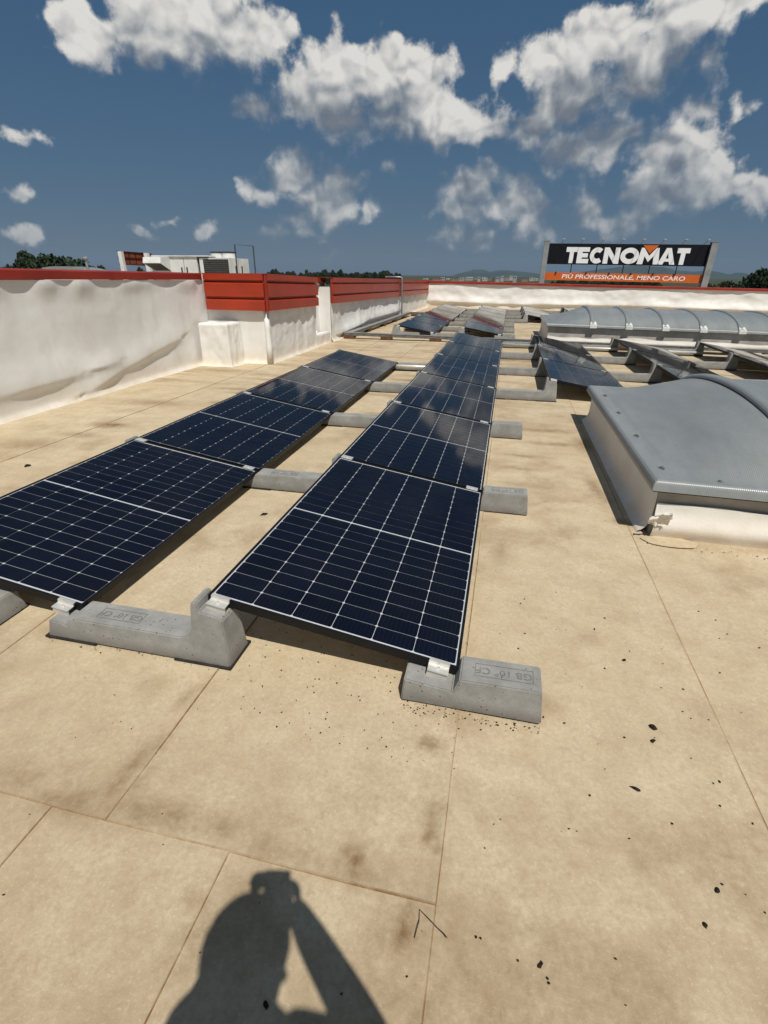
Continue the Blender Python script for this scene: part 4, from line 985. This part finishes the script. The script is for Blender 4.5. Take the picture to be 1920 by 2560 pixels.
# ------------------------------------------------------------------ far town
def house(px, w_px, top_py, dist, i, label):
    d = ray(px, top_py); d = d / math.hypot(d[0], d[1]); top = CAM.z + d[2] * dist; w = w_px * dist / FPX; x, y = CAM.x + d[0] * dist, CAM.y + d[1] * dist
    t = empty('town_building', (x, y, GROUND), (0, 0, (i % 5 - 2) * .12)); tag(t, label, 'building', 'town buildings on the horizon'); h = top - GROUND
    mt = MATS[('facade_white', 'facade_tan', 'facade_white')[i % 3]]
    MB().box(-w / 2, w / 2, 0, w * .8, 0, h).obj('wall', mt, t)
    MB().prism([(-w * .52, h), (w * .52, h), (w * .3, h + w * .07), (-w * .3, h + w * .07)], 'y', -w * .02, w * .82).obj('roof', MATS[('white_paint', 'roof_tile', 'facade_white')[i % 3]], t)
    n = max(2, int(w / 5)); m = max(1, min(5, int((top + 2) / 3.2)))
    for a in range(n):
        for b in range(m):
            xx = -w / 2 + (a + .5) * w / n; zz = h - 2.6 - b * 3.2
            MB().box(xx - .9, xx + .9, -.12, .05, zz, zz + 1.6).obj('window', MATS['window_dark'], t)
town = [(1062, 14, 2), (1092, 24, 5), (1106, 12, 7), (1122, 16, 3), (1135, 18, 4), (1152, 14, 6), (1172, 20, 7), (1190, 9, 10), (1198, 8, 9), (1212, 16, 6), (1224, 8, 9), (1244, 10, 9), (1256, 9, 12), (1268, 14, 11), (1278, 10, 13), (1287, 9, 12), (1312, 16, 6), (1330, 14, 8), (1342, 10, 6)]
for i, (x, w, up_) in enumerate(town):
    house(x, w * .8, hor(x) + 12 - up_ * .85, 900 + (i * 137) % 500, i, f'pale far building on the horizon, {("1st","2nd","3rd","4th","5th","6th","7th","8th","9th","10th","11th","12th","13th","14th","15th","16th","17th","18th","19th")[i]} from the left in the town')

# ------------------------------------------------------------------ hills
def ridge(prof, dist, depth, seed, name='hills'):
    pxs = np.array([p[0] for p in prof], float); pys = np.array([p[1] for p in prof], float)
    x = np.linspace(pxs[0], pxs[-1], 260); y = np.interp(x, pxs, pys) - 1.2 * fbm(x * .06, x * 0, seed, 4)
    rows = []
    dirs = np.array([ray(a, b) for a, b in zip(x, y)]); dirs = dirs / np.hypot(dirs[:, 0], dirs[:, 1])[:, None]
    top = CAM.z + dirs[:, 2] * dist
    for k_, f_ in ((-1, 0), (-.7, .22), (-.45, .5), (-.2, .82), (0, 1), (.25, .8), (.6, .4), (1, 0)):
        dd = dist + k_ * depth * (1 + .3 * fbm(x * .05, x * 0 + k_, seed + 3, 3))
        z = GROUND - 3 + (top - GROUND + 3) * np.clip(f_ + (.22 * fbm(x * .10, x * 0 + k_ * 5, seed + 5, 3) if 0 < f_ < 1 else 0), 0, 1)
        rows.append(np.stack([CAM.x + dirs[:, 0] * dd, CAM.y + dirs[:, 1] * dd, z], -1))
    tag(link(name, grid_mesh(name, np.stack(rows), MATS['hill_forest'])), kind='structure')
ridge([(1060, 700), (1118, 695), (1144, 684.6), (1175, 677), (1187, 674), (1206, 674), (1224, 679.5), (1247, 676), (1267, 676), (1300, 679), (1330, 682), (1380, 688), (1430, 690), (1487, 690)], 9600, 1200, 1)
ridge([(1380, 694), (1430, 684), (1487, 675), (1558, 666), (1584, 664), (1659, 667), (1692, 676), (1735, 679), (1775, 677), (1800, 681), (1823, 687), (1842, 681), (1860, 682.5), (1887, 689), (1905, 693), (1960, 690), (2050, 684), (2200, 690), (2500, 697)], 8600, 1200, 2)

# ------------------------------------------------------------------ litter on the roof
def chip(px, py, size, label, seed, elong=1.6):
    p = on_floor(px * K, py * K); r = random.Random(seed); n = 9; m = MB()
    ang = r.uniform(0, 3); pts = []
    for i in range(n):
        a = 2 * math.pi * i / n; q = size * r.uniform(.55, 1.15); u, v = q * math.cos(a) * elong, q * math.sin(a)
        pts.append((u * math.cos(ang) - v * math.sin(ang), u * math.sin(ang) + v * math.cos(ang)))
    z0 = .003 + slope(p.x)
    m.add([(a, b, 0) for a, b in pts] + [(a * .75, b * .75, size * r.uniform(.3, .6)) for a, b in pts] + [(0, 0, size * .75)],
          [(i, (i + 1) % n, n + (i + 1) % n, n + i) for i in range(n)] + [(n + i, n + (i + 1) % n, 2 * n) for i in range(n)])
    tag(m.obj('debris_chip', MATS['debris'], None, (p.x, p.y, z0)), label, 'debris', 'loose dark bits on the roof')
for i, (x, y, s, lb, el) in enumerate(((1410, 1573, .013, 'dark moss clump on the roof right of the end block, upper of a pair', 1.2), (1410, 1602, .009, 'dark moss clump on the roof right of the end block, lower of a pair', 1.2), (1372, 1705, .007, 'curled dark leaf bit below the pair of moss clumps', 2.4), (1347, 1427, .006, 'curved dark sliver between the end block and the right seam', 2.6), (1548, 1923, .008, 'dark chip low at the right side of the roof', 1.3), (1523, 2000, .006, 'small dark chip under another chip at the lower right', 1.3), (574, 2173, .007, 'dark chip inside the photographer\'s shadow', 1.3), (1167, 2086, .006, 'slim dark bit near the bottom right of centre', 2.2), (570, 1112, .016, 'dark scrap between the two front panel rows', 1.6), (60, 1007, .022, 'dark scrap on the roof left of the short panel row', 1.4), (1284, 1360, .004, 'tiny curved fleck above the right lane of the roof', 2), (1350, 1428, .004, 'tiny fleck beside the curved sliver', 1.5), (1553, 1690, .005, 'small chip beside the right seam', 1.3), (1625, 1781, .004, 'small chip just right of the right seam', 1.6))):
    chip(x, y, s, lb, i, el)
fl = MB(); r_ = random.Random(9)
def fleck(x, y, s):
    z = .0045 + slope(x); a = r_.uniform(0, 6); p = [(x + s * math.cos(a + k_) * r_.uniform(.6, 1.3), y + s * math.sin(a + k_) * r_.uniform(.6, 1.3), z) for k_ in (0, 1.3, 2.7, 4.2)]
    fl.add(p + [(x, y, z + s * .6)], [(0, 1, 4), (1, 2, 4), (2, 3, 4), (3, 0, 4)])
for i in range(420): fleck(r_.uniform(-1.9, 2.2), r_.uniform(-1.05, 3.2) , r_.choice([.0014, .002, .0026, .0034]))
for i in range(60): fleck(r_.uniform(.1, 1.6), r_.uniform(-1.0, .9) , r_.choice([.003, .004, .005]))
for i in range(170):                                                   # crumbs along the feet of the blocks
    bx_, by_, w_ = r_.choice([(-1.79, -.10, .85), (-.2, -.10, .52), (-.2, -.12, .5)]); fleck(bx_ + r_.random() * w_, by_ + .012 - abs(r_.gauss(0, .022)), r_.choice([.0015, .002, .003, .004]))
for i in range(160): fleck(r_.uniform(-.95, .05), r_.uniform(-.35, .35), r_.choice([.002, .003, .004]))
for i in range(60): fleck(1.0 + r_.random() * 1.2, 1.47 + r_.uniform(-.03, .03), r_.choice([.002, .003, .005]))
tag(fl.obj('dirt_flecks', MATS['debris']), 'fine dark flecks of dirt scattered over the cream membrane', 'dirt', kind='stuff')
tw = [on_floor(x * K, y * K) for x, y in ((895, 2030), (902, 2005), (905, 1990), (906, 1968), (925, 1990), (945, 2008), (958, 2020), (965, 2032))]
tag(MB().tube([(p.x, p.y, .009 + .004 * math.sin(i * 2)) for i, p in enumerate(tw)], [.0009, .001, .0012, .001, .0009, .001, .0014, .001], 5).obj('dry_stem', MATS['debris']), 'thin bent dry stem lying across the seam near the bottom', 'stem')

# ------------------------------------------------------------------ the photographer, behind the camera
def skin_figure(name, joints, bones, mats_by, parent=None, sub=2):
    me = bpy.data.meshes.new(name); names = list(joints); idx = {n: i for i, n in enumerate(names)}
    me.from_pydata([joints[n][0] for n in names], [(idx[a], idx[b]) for a, b in bones], [])
    o = link(name, me, parent); md = o.modifiers.new('skin', 'SKIN'); md.use_smooth_shade = True
    for i, n in enumerate(names):
        r = joints[n][1]; me.skin_vertices[0].data[i].radius = r if isinstance(r, tuple) else (r, r)
        me.skin_vertices[0].data[i].use_root = (i == 0)
    s = o.modifiers.new('sub', 'SUBSURF'); s.levels = sub; s.render_levels = sub
    ev = o.evaluated_get(bpy.context.evaluated_depsgraph_get()); out = bpy.data.meshes.new_from_object(ev)
    o.modifiers.clear(); o.data = out; out.materials.clear()
    for m in mats_by[0]: out.materials.append(MATS[m])
    for p in out.polygons:
        p.material_index = mats_by[1](p.center); p.use_smooth = True
    return o
PX, PY = .097, -1.82
J = {'pelvis': ((PX, PY - .02, .93), (.16, .12)), 'waist': ((PX, PY - .01, 1.10), (.145, .11)), 'chest': ((PX, PY, 1.28), (.165, .125)), 'neckb': ((PX - .005, PY + .01, 1.43), (.09, .075)), 'neck': ((PX - .01, PY + .03, 1.50), .055),
     'jaw': ((PX - .012, PY + .06, 1.53), (.075, .08)), 'face': ((PX - .012, PY + .045, 1.60), (.098, .105)), 'crown': ((PX - .012, PY + .035, 1.675), (.085, .09)),
     'shr': ((PX + .15, PY + .02, 1.425), .068), 'elr': ((.285, -1.625, 1.15), .056), 'wrr': ((.135, -1.565, 1.355), .040), 'par': ((.085, -1.535, 1.41), (.040, .022)),
     'shl': ((PX - .14, PY + .0, 1.40), .066), 'ell': ((-.095, -1.66, 1.17), .054), 'wrl': ((-.028, -1.58, 1.37), .040), 'pal': ((-.005, -1.54, 1.415), (.038, .022)),
     'hpr': ((PX + .09, PY - .02, .86), .092), 'knr': ((PX + .11, PY + .02, .48), .062), 'anr': ((PX + .12, PY - .03, .09), .042), 'ftr': ((PX + .14, PY + .13, .04), (.042, .034)),
     'hpl': ((PX - .09, PY - .02, .86), .092), 'knl': ((PX - .11, PY + .02, .48), .062), 'anl': ((PX - .12, PY - .03, .09), .042), 'ftl': ((PX - .14, PY + .13, .04), (.042, .034))}
BN = [('pelvis', 'waist'), ('waist', 'chest'), ('chest', 'neckb'), ('neckb', 'neck'), ('neck', 'jaw'), ('jaw', 'face'), ('face', 'crown'),
      ('neckb', 'shr'), ('shr', 'elr'), ('elr', 'wrr'), ('wrr', 'par'), ('neckb', 'shl'), ('shl', 'ell'), ('ell', 'wrl'), ('wrl', 'pal'),
      ('pelvis', 'hpr'), ('hpr', 'knr'), ('knr', 'anr'), ('anr', 'ftr'), ('pelvis', 'hpl'), ('hpl', 'knl'), ('knl', 'anl'), ('anl', 'ftl')]
def bodymat(c):
    if c.z > 1.475 and abs(c.x - PX) < .2 and c.y < -1.7: return 0
    if c.z < .085: return 3
    if c.z < .98: return 2
    if c.y > PY + .15 or c.z < 0: return 0
    return 1
pr = empty('person', (PX, PY, 0)); tag(pr, 'person in dark shirt standing behind the camera, seen only as a shadow holding a phone', 'person')
body = child(skin_figure('body', J, BN, (('skin', 'cloth_dark', 'cloth_blue', 'rubber'), bodymat)), pr)
def finger(root, pts, r): return ({'r': (root, r * 1.1), **{f'k{i}': (p, r * (1 - .12 * i)) for i, p in enumerate(pts)}}, [('r', 'k0')] + [(f'k{i}', f'k{i + 1}') for i in range(len(pts) - 1)])
for sgn, cx in ((1, .085), (-1, -.015)):
    for k_ in range(4):
        z = 1.445 - k_ * .019; Jf, Bf = finger((cx + sgn * .012, -1.54, z - .01), [(cx + sgn * .014, -1.520, z), (cx - sgn * .002, -1.5115, z + .003), (cx - sgn * .016, -1.5115, z + .004)], .0075 - .0005 * k_)
        child(skin_figure('finger', Jf, Bf, (('skin',), lambda c: 0), None, 1), pr)
    Jf, Bf = finger((cx, -1.545, 1.42), [(cx - sgn * .004, -1.542, 1.44), (cx - sgn * .014, -1.539, 1.458)], .009)
    child(skin_figure('thumb', Jf, Bf, (('skin',), lambda c: 0), None, 1), pr)
hm = bpy.data.meshes.new('hair'); bm = bmesh.new(); bmesh.ops.create_uvsphere(bm, u_segments=24, v_segments=14, radius=1)
for v in bm.verts:
    v.co = Vector((v.co.x * .106, v.co.y * .116, v.co.z * .105)); n_ = .006 * math.sin(40 * v.co.x) * math.cos(37 * v.co.y); v.co *= 1 + n_
bmesh.ops.delete(bm, geom=[v for v in bm.verts if v.co.z < -.01 - .05 * (v.co.y < -.02) or (v.co.y > .07 and v.co.z < .045)], context='VERTS'); bm.to_mesh(hm); bm.free(); hm.materials.append(MATS['hair_dark'])
child(link('hair', hm, None, (PX - .012, PY + .045, 1.638)), pr)
child(MB().add([(PX - .012 - .012, PY + .146, 1.59), (PX - .012 + .012, PY + .146, 1.59), (PX - .012, PY + .172, 1.592), (PX - .012, PY + .145, 1.635)], [(0, 1, 2), (1, 3, 2), (3, 0, 2)]).obj('nose', MATS['skin']), pr)
for s_ in (-1, 1):
    child(MB().tube([(PX - .012 + s_ * .077, PY + .05, 1.585), (PX - .012 + s_ * .092, PY + .042, 1.60), (PX - .012 + s_ * .09, PY + .04, 1.63)], [.008, .014, .008], 8).obj('ear', MATS['skin'], smooth=True), pr)
    child(MB().tube([(PX - .012 + s_ * .03, PY + .128, 1.617), (PX - .012 + s_ * .03, PY + .142, 1.617)], [.012, .006], 8).obj('eye', MATS['letter_white'], smooth=True), pr)
child(MB().box(PX - .036, PX + .012, PY + .13, PY + .142, 1.556, 1.564).obj('mouth', MATS['red_cap'], bevel=.003), pr)
phn = empty('phone', (.036, -1.515, 1.44), (math.radians(-25.4), 0, YAW)); tag(phn, 'phone held up in both hands behind the camera, seen only as a shadow', 'phone')
MB().box(-.036, .036, -.004, .004, -.118, .030).obj('case', MATS['frame_black'], phn, bevel=.003)
MB().box(-.034, .034, -.0046, -.0042, -.115, .027).obj('screen', MATS['window_dark'], phn)

# ------------------------------------------------------------------ summer haze
def make_haze():
    m = bpy.data.materials.new('haze'); m.use_nodes = True; nt = m.node_tree; nt.nodes.clear()
    o = nt.nodes.new('ShaderNodeOutputMaterial'); v = nt.nodes.new('ShaderNodeVolumePrincipled')
    v.inputs['Density'].default_value = 6e-5; v.inputs['Color'].default_value = (.38, .52, .70, 1); v.inputs['Anisotropy'].default_value = 0.0
    nt.links.new(v.outputs[0], o.inputs['Volume'])
    tag(MB().box(-12500, 12500, -12500, 12500, GROUND - 4, 330).obj('haze', m), 'pale summer haze over the plain', 'haze', kind='stuff')
make_haze()
